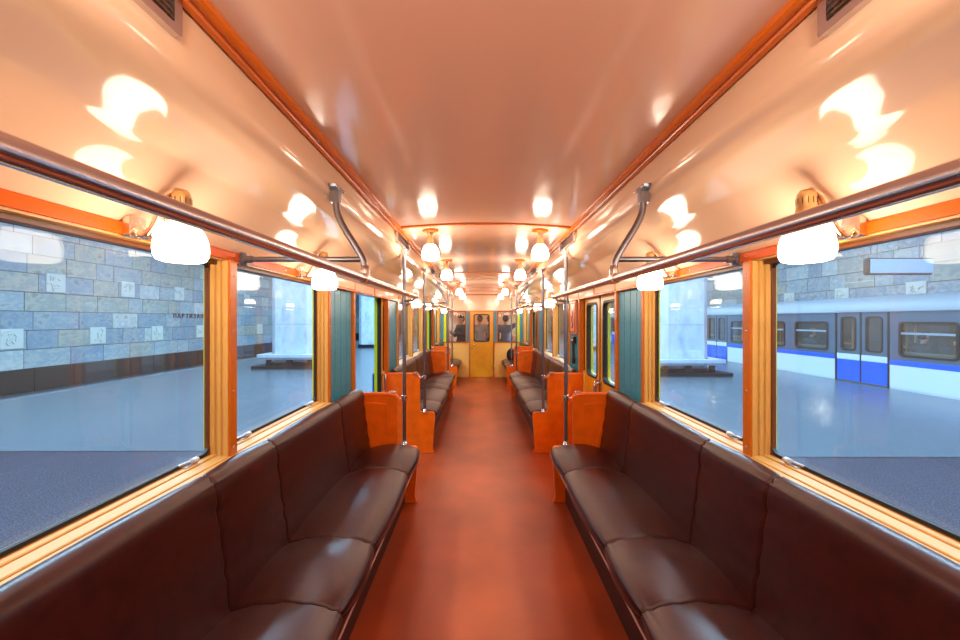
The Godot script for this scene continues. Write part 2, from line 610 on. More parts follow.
func car_ceiling() -> void:
	var c := struct("ceiling", "glossy peach painted ceiling with a raised centre and curved sides")
	var arc := []
	for k in 25:
		var x := lerpf(0.74, -0.74, k / 24.0)
		arc.append(Vector2(x, 2.385 - 0.032 * pow(x / 0.70, 2)))
	arc.reverse()
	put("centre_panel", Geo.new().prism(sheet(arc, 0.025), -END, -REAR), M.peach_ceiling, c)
	for s in [-1, 1]:
		var pr := spline([Vector2(0.748, 2.36), Vector2(0.741, 2.30), Vector2(0.736, 2.235), Vector2(0.742, 2.202), Vector2(0.762, 2.168), Vector2(0.80, 2.148), Vector2(0.87, 2.127), Vector2(0.935, 2.107), Vector2(0.965, 2.095), Vector2(0.99, 2.077), Vector2(1.015, 2.054), Vector2(1.07, 2.001), Vector2(1.13, 1.947), Vector2(1.178, 1.905)], 5)
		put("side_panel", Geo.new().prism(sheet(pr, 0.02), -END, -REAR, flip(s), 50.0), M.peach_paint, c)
	for d in [3.24, 6.55, 9.75]:
		var g := Geo.new()
		var pts := PackedVector2Array()
		for k in 25:
			var x := lerpf(-0.70, 0.70, k / 24.0)
			pts.append(Vector2(x, 2.388 - 0.032 * pow(x / 0.70, 2)))
		for k in 25:
			var x := lerpf(0.70, -0.70, k / 24.0)
			pts.append(Vector2(x, 2.372 - 0.032 * pow(x / 0.70, 2)))
		put("rib", g.prism(pts, -d - 0.014, -d + 0.014), M.orange_wood, c)
	var ro := []
	for k in 21:
		var a := PI * k / 20.0
		ro.append(Vector2(cos(a) * 1.36, 1.95 + sin(a) * 0.62))
	ro.reverse()
	put("roof_skin", Geo.new().prism(sheet(ro, 0.03), -END - 0.1, -REAR + 0.1), M.train_blue, c)
	for s in [-1, 1]:
		var t := struct("trim_%d" % (1 if s < 0 else 2), "orange varnished moulding along the ceiling edge on the %s" % side_word[s])
		put("moulding", Geo.new().prism(PackedVector2Array([Vector2(0.684, 2.362), Vector2(0.686, 2.338), Vector2(0.694, 2.333), Vector2(0.704, 2.333), Vector2(0.708, 2.338), Vector2(0.716, 2.338), Vector2(0.720, 2.330), Vector2(0.736, 2.328), Vector2(0.742, 2.334), Vector2(0.745, 2.365)]), -END, -REAR, flip(s), 20.0), M.orange_wood, t)
		for k in 14:
			var d := 0.9 + k * 0.75
			share("screw", screw_mesh(), M.chrome, t, Vector3(s * 0.712, 2.337, -d), Basis(Vector3.RIGHT, PI))

var _screw: ArrayMesh
func screw_mesh() -> ArrayMesh:
	if _screw == null:
		_screw = Geo.new().lathe([Vector2(0.0052, -0.001), Vector2(0.005, 0.0012), Vector2(0.003, 0.0026), Vector2(0.0, 0.003)], Transform3D(), 8).mesh()
	return _screw

func sides_of(k: int) -> Array:
	# [start, end] of the wall run behind bench k, between door openings
	return [[REAR, 3.58], [4.81, 8.39], [9.62, END]][k]

func car_wall(s: int) -> void:
	var w := struct("wall_%s" % ("left" if s < 0 else "right"), "side wall of the car with wooden posts and teal boards on the %s" % side_word[s])
	var T := flip(s)
	for k in 3:
		var r := sides_of(k)
		# below the windows, hidden by the benches for the most part
		put("lower_panel", Geo.new().box(Vector3(1.20, 0.0, -r[1]), Vector3(1.33, 0.985, -r[0]), 0.002, T), M.cream_panel, w)
		put("outer_skin", Geo.new().box(Vector3(1.305, -0.1, -r[1]), Vector3(1.34, 0.955, -r[0]), 0.002, T), M.train_blue, w)
	# the part above windows and doors, in one run
	put("header", Geo.new().box(Vector3(1.195, 1.872, -END), Vector3(1.335, 2.06, -REAR), 0.002, T), M.peach_paint, w)
	for k in 2:
		var c: float = CEN[k]
		put("orange_rail", Geo.new().prism(PackedVector2Array([Vector2(1.158, 1.868), Vector2(1.158, 1.902), Vector2(1.164, 1.908), Vector2(1.20, 1.908), Vector2(1.20, 1.868)]), -c - 1.17, -c + 1.17, T, 20.0), M.header_orange, w)
		put("head_bead", Geo.new().prism(PackedVector2Array([Vector2(1.170, 1.861), Vector2(1.170, 1.868), Vector2(1.25, 1.872), Vector2(1.25, 1.862), Vector2(1.20, 1.862)]), -c - 1.16, -c + 1.16, T, 20.0), M.brown_wood if false else M.light_wood, w)
		put("head_track", Geo.new().box(Vector3(1.205, 1.846, -c - 1.12), Vector3(1.236, 1.863, -c + 1.12), 0.002, T), M.brown_wood, w)
		# sill: three stepped strips of light wood
		put("sill_strip", Geo.new().prism(PackedVector2Array([Vector2(1.205, 0.970), Vector2(1.205, 1.004), Vector2(1.208, 1.007), Vector2(1.245, 1.009), Vector2(1.245, 0.970)]), -c - 1.14, -c + 1.14, T, 20.0), M.light_wood, w)
		put("sill_strip", Geo.new().prism(PackedVector2Array([Vector2(1.158, 0.965), Vector2(1.158, 0.995), Vector2(1.161, 0.998), Vector2(1.203, 1.001), Vector2(1.203, 0.965)]), -c - 1.14, -c + 1.14, T, 20.0), M.light_wood, w)
		put("sill_strip", Geo.new().prism(PackedVector2Array([Vector2(1.100, 0.955), Vector2(1.100, 0.982), Vector2(1.105, 0.989), Vector2(1.155, 0.993), Vector2(1.155, 0.955)]), -c - 1.14, -c + 1.14, T, 30.0), M.light_wood, w)
		for j in 9:
			share("screw", screw_mesh(), M.brown_wood, w, Vector3(s * 1.13, 0.9905, -c + 1.05 - j * 0.26))
		for j in 5:
			share("screw", screw_mesh(), M.chrome, w, Vector3(s * 1.1575, 1.886, -c + 0.95 - j * 0.48), Basis(Vector3(0, 0, 1), s * PI / 2))
		# middle post: fluted light wood with an orange cover strip
		post(w, s, c, 0.036, true)
		for e in [-1.0, 1.0]:
			# the end post at the boards: light wood reveal towards the window, orange strip towards the room
			var x: float = c + e * 1.155
			post(w, s, x, 0.032, true)
			# teal boards over the door pockets
			for j in 4:
				var a: float = c + e * (1.19 + j * 0.133)
				var b: float = c + e * (1.19 + j * 0.133 + 0.1305)
				put("board", Geo.new().prism(PackedVector2Array([Vector2(minf(a, b), 0.0), Vector2(minf(a, b) + 0.005, -0.007), Vector2(maxf(a, b) - 0.005, -0.007), Vector2(maxf(a, b), 0.0), Vector2(maxf(a, b), 0.016), Vector2(minf(a, b), 0.016)]), 0.93, 1.842, Transform3D(Basis(Vector3(0, 0, -1), Vector3(s, 0, 0), Vector3(0, 1, 0)), Vector3(s * 1.185, 0, 0)), 20.0), M.teal_paint, w)
			put("pocket_back", Geo.new().box(Vector3(1.260, 0.93, minf(-c - e * 1.13, -c - e * 1.77)), Vector3(1.268, 1.88, maxf(-c - e * 1.13, -c - e * 1.77)), 0.002, T), M.train_blue, w)
			# jamb of the doorway
			put("jamb", Geo.new().box(Vector3(1.155, 0.0, -c - e * 1.748 - 0.024), Vector3(1.215, 1.86, -c - e * 1.748 + 0.024), 0.004, T), M.orange_wood_upright, w)
	# the pocket boards of the short end run
	for j in 3:
		var a: float = 9.72 + j * 0.133
		put("board", Geo.new().box(Vector3(1.175, 0.93, -a - 0.1305), Vector3(1.20, 1.842, -a), 0.004, T), M.teal_paint, w)
	put("jamb", Geo.new().box(Vector3(1.155, 0.0, -9.72), Vector3(1.215, 1.86, -9.65), 0.004, T), M.orange_wood_upright, w)
	put("end_panel", Geo.new().box(Vector3(1.18, 0.93, -10.24), Vector3(1.33, 1.88, -10.12), 0.004, T), M.light_wood_upright, w)
	put("end_panel", Geo.new().box(Vector3(1.18, 0.93, -END), Vector3(1.33, 1.88, -11.02), 0.004, T), M.light_wood_upright, w)
	put("sill_strip", Geo.new().box(Vector3(1.10, 0.945, -11.19), Vector3(1.24, 0.985, -10.12), 0.004, T), M.light_wood, w)
	put("rear_panel", Geo.new().box(Vector3(1.18, 0.93, -0.03), Vector3(1.33, 1.88, -REAR), 0.004, T), M.light_wood_upright, w)
	# covers over the doors with their orange beads
	for c in [4.195, 9.005]:
		put("door_cover", Geo.new().box(Vector3(1.150, 1.862, -c - 1.19), Vector3(1.20, 1.955, -c - 0.012), 0.006, T), M.peach_paint, w)
		put("door_cover", Geo.new().box(Vector3(1.150, 1.862, -c + 0.012), Vector3(1.20, 1.955, -c + 1.19), 0.006, T), M.peach_paint, w)
		put("cover_bead", Geo.new().box(Vector3(1.142, 1.846, -c - 1.19), Vector3(1.21, 1.862, -c + 1.19), 0.004, T), M.orange_wood, w)
		put("cover_bead", Geo.new().box(Vector3(1.146, 1.862, -c - 0.012), Vector3(1.19, 1.958, -c + 0.012), 0.003, T), M.orange_wood_upright, w)
		for e in [-1.0, 1.0]:
			put("cover_bead", Geo.new().box(Vector3(1.146, 1.862, -c + e * 0.66 - 0.006), Vector3(1.19, 1.958, -c + e * 0.66 + 0.006), 0.002, T), M.orange_wood_upright, w)
			put("cover_bead", Geo.new().box(Vector3(1.146, 1.862, -c + e * 1.2 - 0.01), Vector3(1.19, 1.958, -c + e * 1.2 + 0.01), 0.002, T), M.orange_wood_upright, w)
	# windows
	var at := []
	for k in 2:
		at.append([CEN[k] - 1.095, CEN[k] - 0.043])
		at.append([CEN[k] + 0.043, CEN[k] + 1.095])
	at.append([10.27, 10.99])
	var where := ["nearest window", "window just past the first post", "first window beyond the first doorway", "last full window before the second doorway", "small window beside the end wall"]
	for k in at.size():
		window(s, at[k][0], at[k][1], "%s in the wooden side wall on the %s" % [where[k], side_word[s]])
	# doors
	side_door(s, 3.585, 4.805, s < 0, "first double side door, %s" % ("slid open onto the platform before the stone wall" if s < 0 else "closed ochre leaves with black edged glass, blue train side"))
	side_door(s, 8.395, 9.615, s < 0, "second double side door, %s" % ("slid open on the stone wall side, deep in the car" if s < 0 else "closed ochre leaves on the blue train side, deep in the car"))

func post(w: Node3D, s: int, c: float, hw: float, orange: bool) -> void:
	# cross-section in (z about c, x); light wood core fluted on both faces towards the windows
	var p := PackedVector2Array()
	var xs := [1.160, 1.178, 1.181, 1.187, 1.190, 1.204, 1.207, 1.213, 1.216, 1.238]
	var off := [-0.004, -0.002, -0.010, -0.010, 0.0, 0.0, -0.009, -0.009, 0.002, 0.004]
	for k in xs.size():
		p.append(Vector2(hw + off[k], xs[k]))
	for k in range(xs.size() - 1, -1, -1):
		p.append(Vector2(-hw - off[k], xs[k]))
	var T := Transform3D(Basis(Vector3(0, 0, 1), Vector3(s, 0, 0), Vector3(0, 1, 0)), Vector3(0, 0, -c))
	put("post", Geo.new().prism(p, 0.985, 1.862, T, 15.0), M.light_wood_upright, w)
	put("outer_post", Geo.new().box(Vector3(1.234, 0.95, -c - hw - 0.012), Vector3(1.254, 1.89, -c + hw + 0.012), 0.002, flip(s)), M.brown_wood_upright, w)
	if orange:
		var ow := hw - 0.008
		var f := PackedVector2Array([Vector2(ow, 1.163), Vector2(ow, 1.157), Vector2(ow - 0.004, 1.153), Vector2(-ow + 0.004, 1.153), Vector2(-ow, 1.157), Vector2(-ow, 1.163)])
		put("cover_strip", Geo.new().prism(f, 0.972, 1.866, T, 20.0), M.orange_wood_upright, w)
		for y in [1.03, 1.28, 1.55, 1.80]:
			share("screw", screw_mesh(), M.chrome, w, Vector3(s * 1.1532, y, -c), Basis(Vector3(0, 0, 1), s * PI / 2))

var window_no := 0
func window(s: int, d0: float, d1: float, label: String) -> void:
	window_no += 1
	var o := struct("window_%d" % window_no, label, Vector3(s * GLASS, 0.98, -(d0 + d1) / 2))
	var A := across(s)
	var hole := rrect(-d1, 1.022, -d0, 1.846, 0.035, 5)
	put("wooden_frame", Geo.new().ring(rrect(-d1 - 0.03, 0.99, -d0 + 0.03, 1.876, 0.002, 5), rrect(-d1 - 0.004, 1.010, -d0 + 0.004, 1.85, 0.036, 5), 1.232, 1.240, A), M.brown_wood, o)
	put("gasket", Geo.new().ring(rrect(-d1 - 0.012, 1.008, -d0 + 0.012, 1.858, 0.045, 5), hole, 1.235, 1.250, A), M.rubber, o)
	put("pane", Geo.new().prism(rrect(-d1 - 0.006, 1.014, -d0 + 0.006, 1.852, 0.04, 5), GLASS - 0.003, GLASS + 0.003, A), M.pane, o)
	put("lime_reveal", Geo.new().ring(rrect(-d1 - 0.028, 0.992, -d0 + 0.028, 1.874, 0.05, 5), rrect(-d1 + 0.002, 1.005, -d0 - 0.002, 1.86, 0.02, 5), 1.250, 1.258, A), M.lime_edge, o)
	if d1 < 10.0:
		for d in [d0 + 0.16, d1 - 0.13]:
			# spring latch on the sill: barrel, lever and a keeper plate
			var z: float = -d
			var l := put("latch", Geo.new().box(Vector3(1.215, 1.009, z - 0.032), Vector3(1.243, 1.013, z + 0.032), 0.001, flip(s)), M.latch_metal, o)
			put("knob", Geo.new().lathe([Vector2(0, -0.022), Vector2(0.008, -0.021), Vector2(0.012, -0.014), Vector2(0.012, 0.012), Vector2(0.009, 0.02), Vector2(0, 0.022)], Transform3D(Basis(Vector3(0, 0, 1), s * 1.1), Vector3(s * 1.218, 1.023, z - 0.012)), 12), M.latch_metal, l)
			put("bolt", Geo.new().tube([Vector3(s * 1.238, 1.020, z + 0.045), Vector3(s * 1.232, 1.021, z + 0.01), Vector3(s * 1.222, 1.023, z - 0.02)], 0.0055, 8), M.latch_metal, l)

var door_no := 0
func side_door(s: int, d0: float, d1: float, opened: bool, label: String) -> void:
	door_no += 1
	var o := struct("door_%d" % door_no, label, Vector3(s * 1.25, 0.0, -(d0 + d1) / 2))
	var T := flip(s)
	var A := across(s)
	var c := (d0 + d1) / 2
	for e in [-1.0, 1.0]:
		var wid := (d1 - d0) / 2 - 0.004
		var sh: float = (0.52 * e) if opened else 0.0
		var a: float = c + minf(0.004 * e, (0.004 + wid) * e) + sh   # leaf from a to b along d
		var b: float = a + wid
		var w0 := a + 0.105
		var w1 := b - 0.105
		var leaf := put("leaf", Geo.new().ring(rrect(-b, 0.02, -a, 1.87, 0.006, 5), rrect(-w1, 0.97, -w0, 1.785, 0.06, 5), 1.215, 1.250, A), M.ochre_door, o)
		put("gasket", Geo.new().ring(rrect(-w1 - 0.012, 0.958, -w0 + 0.012, 1.797, 0.07, 5), rrect(-w1 + 0.012, 0.982, -w0 - 0.012, 1.773, 0.05, 5), 1.208, 1.256, A), M.rubber, leaf)
		put("pane", Geo.new().prism(rrect(-w1 - 0.002, 0.968, -w0 + 0.002, 1.787, 0.058, 5), 1.230, 1.236, A), M.pane, leaf)
		if not opened:
			put("lime_reveal", Geo.new().ring(rrect(-w1 - 0.004, 0.966, -w0 + 0.004, 1.789, 0.06, 5), rrect(-w1 + 0.010, 0.98, -w0 - 0.010, 1.775, 0.05, 5), 1.256, 1.285, A), M.lime_edge, leaf)
		var ed: float = c + 0.004 * e + sh        # the meeting edge
		put("rubber_edge", Geo.new().box(Vector3(1.211, 0.02, -ed - 0.011), Vector3(1.256, 1.865, -ed + 0.011), 0.004, T), M.rubber, leaf)
		# pull handle: a bent bar on two feet near the meeting edge
		var h: float = ed + e * 0.042
		put("handle", Geo.new().tube(spline([Vector3(s * 1.214, 0.955, -h), Vector3(s * 1.175, 0.945, -h), Vector3(s * 1.165, 0.90, -h + e * 0.012), Vector3(s * 1.165, 0.83, -h + e * 0.012), Vector3(s * 1.175, 0.785, -h), Vector3(s * 1.214, 0.775, -h)], 5), 0.010, 10), M.chrome, leaf)
		put("handle_plate", Geo.new().box(Vector3(1.209, 0.755, -h - 0.02), Vector3(1.216, 0.975, -h + 0.02), 0.002, T), M.chrome, leaf)
	put("head_track", Geo.new().box(Vector3(1.215, 1.858, -d1 - 0.02), Vector3(1.30, 1.885, -d0 + 0.02), 0.003, T), M.worn_steel, o)
	put("threshold", Geo.new().box(Vector3(1.20, -0.02, -d1), Vector3(1.34, 0.008, -d0), 0.003, T), M.worn_steel, o)
	for e in [-1.0, 1.0]:
		var z: float = -c - e * ((d1 - d0) / 2 + 0.004)
		put("outer_edge", Geo.new().box(Vector3(1.262, -0.05, z - 0.012), Vector3(1.315, 1.88, z + 0.012), 0.003, T), M.lime_edge, o)

func car_ends() -> void:
	var w := struct("wall_far", "end wall of the car with cream panels below two windows")
	# panels: [x0, x1, y0, y1]
	for s in [-1, 1]:
		var T := flip(s)
		put("lower_panel", Geo.new().box(Vector3(0.36, 0.0, -END - 0.06), Vector3(1.26, 0.955, -END), 0.003, T), M.cream_panel, w)
		put("sill_rail", Geo.new().box(Vector3(0.335, 0.955, -END - 0.06), Vector3(1.26, 0.985, -END + 0.012), 0.003, T), M.orange_wood_upright, w)
		put("door_post", Geo.new().box(Vector3(0.318, 0.0, -END - 0.06), Vector3(0.345, 1.86, -END + 0.012), 0.003, T), M.orange_wood_upright, w)
		put("board", Geo.new().box(Vector3(0.347, 0.985, -END - 0.06), Vector3(0.425, 1.84, -END), 0.003, T), M.teal_paint, w)
		put("window_post", Geo.new().box(Vector3(0.425, 0.985, -END - 0.06), Vector3(0.45, 1.84, -END + 0.006), 0.003, T), M.orange_wood_upright, w)
		put("edge_strip", Geo.new().box(Vector3(0.99, 0.985, -END - 0.06), Vector3(1.065, 1.84, -END), 0.003, T), M.lime_edge, w)
		put("board", Geo.new().box(Vector3(1.067, 0.985, -END - 0.06), Vector3(1.16, 1.84, -END), 0.003, T), M.teal_paint, w)
		put("corner_post", Geo.new().box(Vector3(1.162, 0.985, -END - 0.06), Vector3(1.26, 1.84, -END), 0.003, T), M.light_wood_upright, w)
		window_no += 1
		var o := struct("window_%d" % window_no, "black edged window in the end wall beside the end door, %s" % side_word[s], Vector3(s * 0.72, 0.98, -END - 0.03))
		var hole := rrect(0.462, 0.997, 0.978, 1.828, 0.03, 5)
		put("gasket", Geo.new().ring(rrect(0.450, 0.985, 0.990, 1.84, 0.004, 5), hole, -END - 0.045, -END - 0.005, T), M.rubber, o)
		put("pane", Geo.new().prism(rrect(0.456, 0.991, 0.984, 1.834, 0.03, 5), -END - 0.028, -END - 0.022, T), M.pane, o)
	put("top_panel", Geo.new().box(Vector3(-1.26, 1.862, -END - 0.06), Vector3(1.26, 2.42, -END), 0.003), M.peach_paint, w)
	put("head_rail", Geo.new().box(Vector3(-1.26, 1.84, -END - 0.06), Vector3(1.26, 1.862, -END + 0.012), 0.003), M.orange_wood, w)
	put("top_bead", Geo.new().box(Vector3(-0.70, 2.29, -END), Vector3(0.70, 2.325, -END + 0.03), 0.006), M.orange_wood, w)
	door_no += 1
	var e := struct("door_%d" % door_no, "ochre end door with a black edged window at the end of the aisle", Vector3(0, 0, -END - 0.03))
	var lf := put("leaf", Geo.new().ring(rrect(-0.316, 0.005, 0.316, 1.838, 0.004, 5), rrect(-0.215, 1.0, 0.215, 1.755, 0.05, 5), -END - 0.05, -END + 0.004), M.ochre_door, e)
	put("gasket", Geo.new().ring(rrect(-0.225, 0.99, 0.225, 1.765, 0.06, 5), rrect(-0.195, 1.02, 0.195, 1.735, 0.045, 5), -END - 0.055, -END + 0.012), M.rubber, lf)
	put("pane", Geo.new().prism(rrect(-0.21, 1.005, 0.21, 1.75, 0.05, 5), -END - 0.026, -END - 0.02), M.pane, lf)
	put("handle", Geo.new().tube(spline([Vector3(-0.27, 0.91, -END + 0.0), Vector3(-0.27, 0.91, -END + 0.05), Vector3(-0.25, 0.91, -END + 0.055), Vector3(-0.16, 0.915, -END + 0.055)], 5), 0.009, 10), M.chrome, lf)
	put("keyhole", Geo.new().lathe([Vector2(0.0, 0.006), Vector2(0.016, 0.005), Vector2(0.018, 0.0)], Transform3D(Basis(Vector3.RIGHT, PI / 2), Vector3(-0.265, 0.80, -END + 0.004)), 12), M.rubber, lf)
	put("hinge", Geo.new().tube([Vector3(0.312, 0.2, -END + 0.012), Vector3(0.312, 0.3, -END + 0.012)], 0.009, 8), M.worn_steel, lf)
	put("hinge", Geo.new().tube([Vector3(0.312, 1.5, -END + 0.012), Vector3(0.312, 1.6, -END + 0.012)], 0.009, 8), M.worn_steel, lf)
	var r := struct("wall_rear", "cream wall closing the car behind the camera")
	put("panel", Geo.new().box(Vector3(-1.33, 0.0, -REAR), Vector3(1.33, 2.42, -REAR + 0.06), 0.003), M.cream_panel, r)

# ------------------------------------------------------------------ benches
func pad_profile(p: Array) -> PackedVector2Array:
	var q := p.duplicate()
	q.append(p[0])
	var out := PackedVector2Array()
	for k in p.size():
		for j in 3:
			out.append(p[k].cubic_interpolate(p[(k + 1) % p.size()], p[(k + p.size() - 1) % p.size()], p[(k + 2) % p.size()], j / 3.0))
	return out

func bench(s: int, k: int) -> void:
	var d0: float = BENCH[k][0]
	var d1: float = BENCH[k][1]
	var word: String = ["nearest long brown leather bench", "brown leather bench past the first doorway", "short brown leather bench against the end wall"][k]
	var o := thing("bench", "%s under the windows on the %s" % [word, side_word[s]], "bench", Vector3(s * 0.85, 0, -(d0 + d1) / 2))
	var T := flip(s)
	var seams: Array = [[0.02, 0.12, 0.60, 1.54, 2.0, 2.93, 3.495], [4.865, 5.43, 6.36, 6.82, 7.75, 8.305], [9.68, 10.15, 11.17]][k]
	var seat := pad_profile([Vector2(0.575, 0.420), Vector2(0.553, 0.445), Vector2(0.552, 0.475), Vector2(0.570, 0.500), Vector2(0.61, 0.517), Vector2(0.69, 0.534), Vector2(0.80, 0.544), Vector2(0.92, 0.530), Vector2(1.04, 0.494), Vector2(1.06, 0.460), Vector2(1.05, 0.430), Vector2(0.98, 0.418), Vector2(0.85, 0.415), Vector2(0.70, 0.415)])
	var back := pad_profile([Vector2(1.000, 0.470), Vector2(1.004, 0.520), Vector2(1.020, 0.630), Vector2(1.036, 0.750), Vector2(1.050, 0.870), Vector2(1.056, 0.945), Vector2(1.066, 0.975), Vector2(1.085, 0.995), Vector2(1.112, 1.002), Vector2(1.13, 0.980), Vector2(1.145, 0.880), Vector2(1.14, 0.730), Vector2(1.13, 0.570), Vector2(1.10, 0.480), Vector2(1.05, 0.460)])
	for j in seams.size() - 1:
		var a: float = -seams[j + 1]
		var b: float = -seams[j]
		if seams[j + 1] - seams[j] < 0.15:
			continue
		put("seat_cushion", Geo.new().pad(seat, a + 0.0005, b - 0.0005, 0.016, T, soft, 0.012, 0.004, 0.026), M.leather, o)
		put("backrest_cushion", Geo.new().pad(back, a + 0.0005, b - 0.0005, 0.014, T, soft, 0.008, 0.003, 0.003), M.leather, o)
	put("piping", Geo.new().tube([Vector3(s * 0.566, 0.421, -d1 + 0.01), Vector3(s * 0.566, 0.421, -d0 - 0.01)], 0.005, 8), M.piping, o)
	put("seat_frame", Geo.new().prism(PackedVector2Array([Vector2(0.60, 0.36), Vector2(0.60, 0.416), Vector2(1.16, 0.416), Vector2(1.16, 0.36)]), -d1 + 0.005, -d0, T), M.seat_base, o)
	put("heater_box", Geo.new().box(Vector3(0.70, 0.0, -d1 + 0.005), Vector3(1.16, 0.36, -d0), 0.004, T), M.seat_base, o)
	put("backrest_board", Geo.new().box(Vector3(1.135, 0.40, -d1 + 0.005), Vector3(1.198, 0.945, -d0), 0.003, T), M.brown_wood, o)

func partition(s: int, d: float, face_to: float, label: String) -> void:
	# a stepped orange end panel; d is its middle, face_to = 1 if its bench is nearer than it
	var o := thing("bench_partition", label, "partition", Vector3(s * 0.9, 0, -d))
	var T := flip(s)
	var p := PackedVector2Array([Vector2(0.618, 0.0), Vector2(0.604, 0.02), Vector2(0.618, 0.05), Vector2(0.590, 0.42)])
	for a in [[0.625, 0.455, 0.035]]:
		for k in 6:
			var t := PI - PI / 2 * k / 5
			p.append(Vector2(a[0] + a[2] * cos(t), a[1] + a[2] * sin(t)))
	for k in 6:   # concave step up
		var t := -PI / 2 + PI / 2 * k / 5
		p.append(Vector2(0.735 + 0.035 * cos(t), 0.525 + 0.035 * sin(t)))
	for k in 7:
		var t := PI - PI / 2 * k / 6
		p.append(Vector2(0.83 + 0.06 * cos(t), 0.885 + 0.06 * sin(t)))
	p.append_array(PackedVector2Array([Vector2(1.195, 0.945), Vector2(1.195, 0.0)]))
	put("panel", Geo.new().prism(p, -d - 0.018, -d + 0.018, T, 25.0), M.orange_panel, o)
	# rounded orange capping along the high top edge and the ledge
	var cap := [Vector3(s * 1.19, 0.945, -d), Vector3(s * 0.84, 0.945, -d)]
	for k in 6:
		var t := PI / 2 + PI / 2 * k / 5
		cap.append(Vector3(s * (0.83 + 0.06 * cos(t)), 0.885 + 0.06 * sin(t), -d))
	put("capping", Geo.new().tube(cap, 0.021, 10), M.orange_panel, o)
	for f in [-1.0, 1.0]:
		# raised bead framing a field on each face
		var z: float = -d + f * 0.018
		var fr := [Vector3(s * 0.86, 0.52, z), Vector3(s * 0.86, 0.83, z), Vector3(s * 0.88, 0.86, z), Vector3(s * 1.06, 0.86, z), Vector3(s * 1.045, 0.72, z), Vector3(s * 1.0, 0.60, z), Vector3(s * 0.98, 0.52, z)]
		put("field_bead", Geo.new().tube(spline(fr, 4), 0.0045, 8), M.orange_panel, o)
	put("kick_strip", Geo.new().box(Vector3(0.60, 0.0, -d - 0.024), Vector3(0.70, 0.018, -d + 0.024), 0.004, T), M.orange_panel, o)

func pole(s: int, d: float, label: String) -> void:
	var x := 0.714
	var o := thing("grab_pole", label, "pole", Vector3(s * x, 0.495, -d))
	var T := Transform3D(Basis(), Vector3(s * x, 0, -d))
	put("tube", Geo.new().tube([Vector3(s * x, 0.495, -d), Vector3(s * x, 2.215, -d)], 0.0165, 16), M.worn_steel, o)
	put("base_flange", Geo.new().lathe([Vector2(0.0, 0.492), Vector2(0.034, 0.492), Vector2(0.034, 0.498), Vector2(0.025, 0.506), Vector2(0.021, 0.525), Vector2(0.016, 0.53)], T, 16), M.chrome, o)
	put("top_socket", Geo.new().lathe([Vector2(0.016, 2.15), Vector2(0.021, 2.152), Vector2(0.022, 2.19), Vector2(0.03, 2.205), Vector2(0.03, 2.222), Vector2(0.0, 2.222)], T, 16), M.chrome, o)
	put("collar", Geo.new().lathe([Vector2(0.016, 0.883), Vector2(0.023, 0.886), Vector2(0.025, 0.91), Vector2(0.023, 0.934), Vector2(0.016, 0.937)], T, 16), M.chrome, o)
	var arm := put("arm", Geo.new().tube(spline([Vector3(s * 0.73, 0.91, -d), Vector3(s * 0.765, 0.91, -d), Vector3(s * 0.785, 0.922, -d), Vector3(s * 0.80, 0.945, -d)], 4), 0.009, 10), M.chrome, o)
	put("clip", Geo.new().box(Vector3(s * 0.79, 0.935, -d - 0.026), Vector3(s * 0.845, 0.972, -d + 0.026), 0.008), M.chrome, arm)

func fittings() -> void:
	var rank := ["at the far end of the nearest bench", "at the near end of the second bench", "at the far end of the second bench", "at the near end of the short end bench"]
	var ds := [3.522, 4.838, 8.332, 9.648]
	for s in [-1, 1]:
		for k in 4:
			partition(s, ds[k], 1.0 if k % 2 == 0 else -1.0, "stepped orange partition %s, %s" % [rank[k], side_word[s]])
			pole(s, ds[k] + (0.014 if k % 2 == 0 else -0.014), "steel grab pole %s, %s" % [rank[k], side_word[s]])
		for k in 2:
			rail(s, k)
	# grilles on the upright face below the ceiling moulding
	var gr := [0.62, 3.545, 5.69, 8.36, 10.3]
	var gw := ["nearest the camera", "above the pole at the first doorway", "just past the second pole", "by the third pole", "near the end wall"]
	for s in [-1, 1]:
		for k in 5:
			var d: float = gr[k]
			var o := thing("vent_grille", "vent grille below the ceiling moulding, %s, %s" % [gw[k], side_word[s]], "vent", Vector3(s * 0.738, 2.235, -d))
			var A := across(s)
			put("frame", Geo.new().ring(rrect(-d - 0.285, 2.236, -d + 0.285, 2.342, 0.008, 3), rrect(-d - 0.262, 2.256, -d + 0.262, 2.324, 0.006, 3), 0.718, 0.742, A), M.chrome, o)
			put("backing", Geo.new().box(Vector3(0.736, 2.25, -d - 0.27), Vector3(0.741, 2.33, -d + 0.27), 0.001, flip(s)), M.grille_dark, o)
			for j in 5:
				put("slat", Geo.new().box(Vector3(0.728, 2.261 + j * 0.0135, -d - 0.262), Vector3(0.737, 2.265 + j * 0.0135, -d + 0.262), 0.001, flip(s)), M.grille_dark, o)

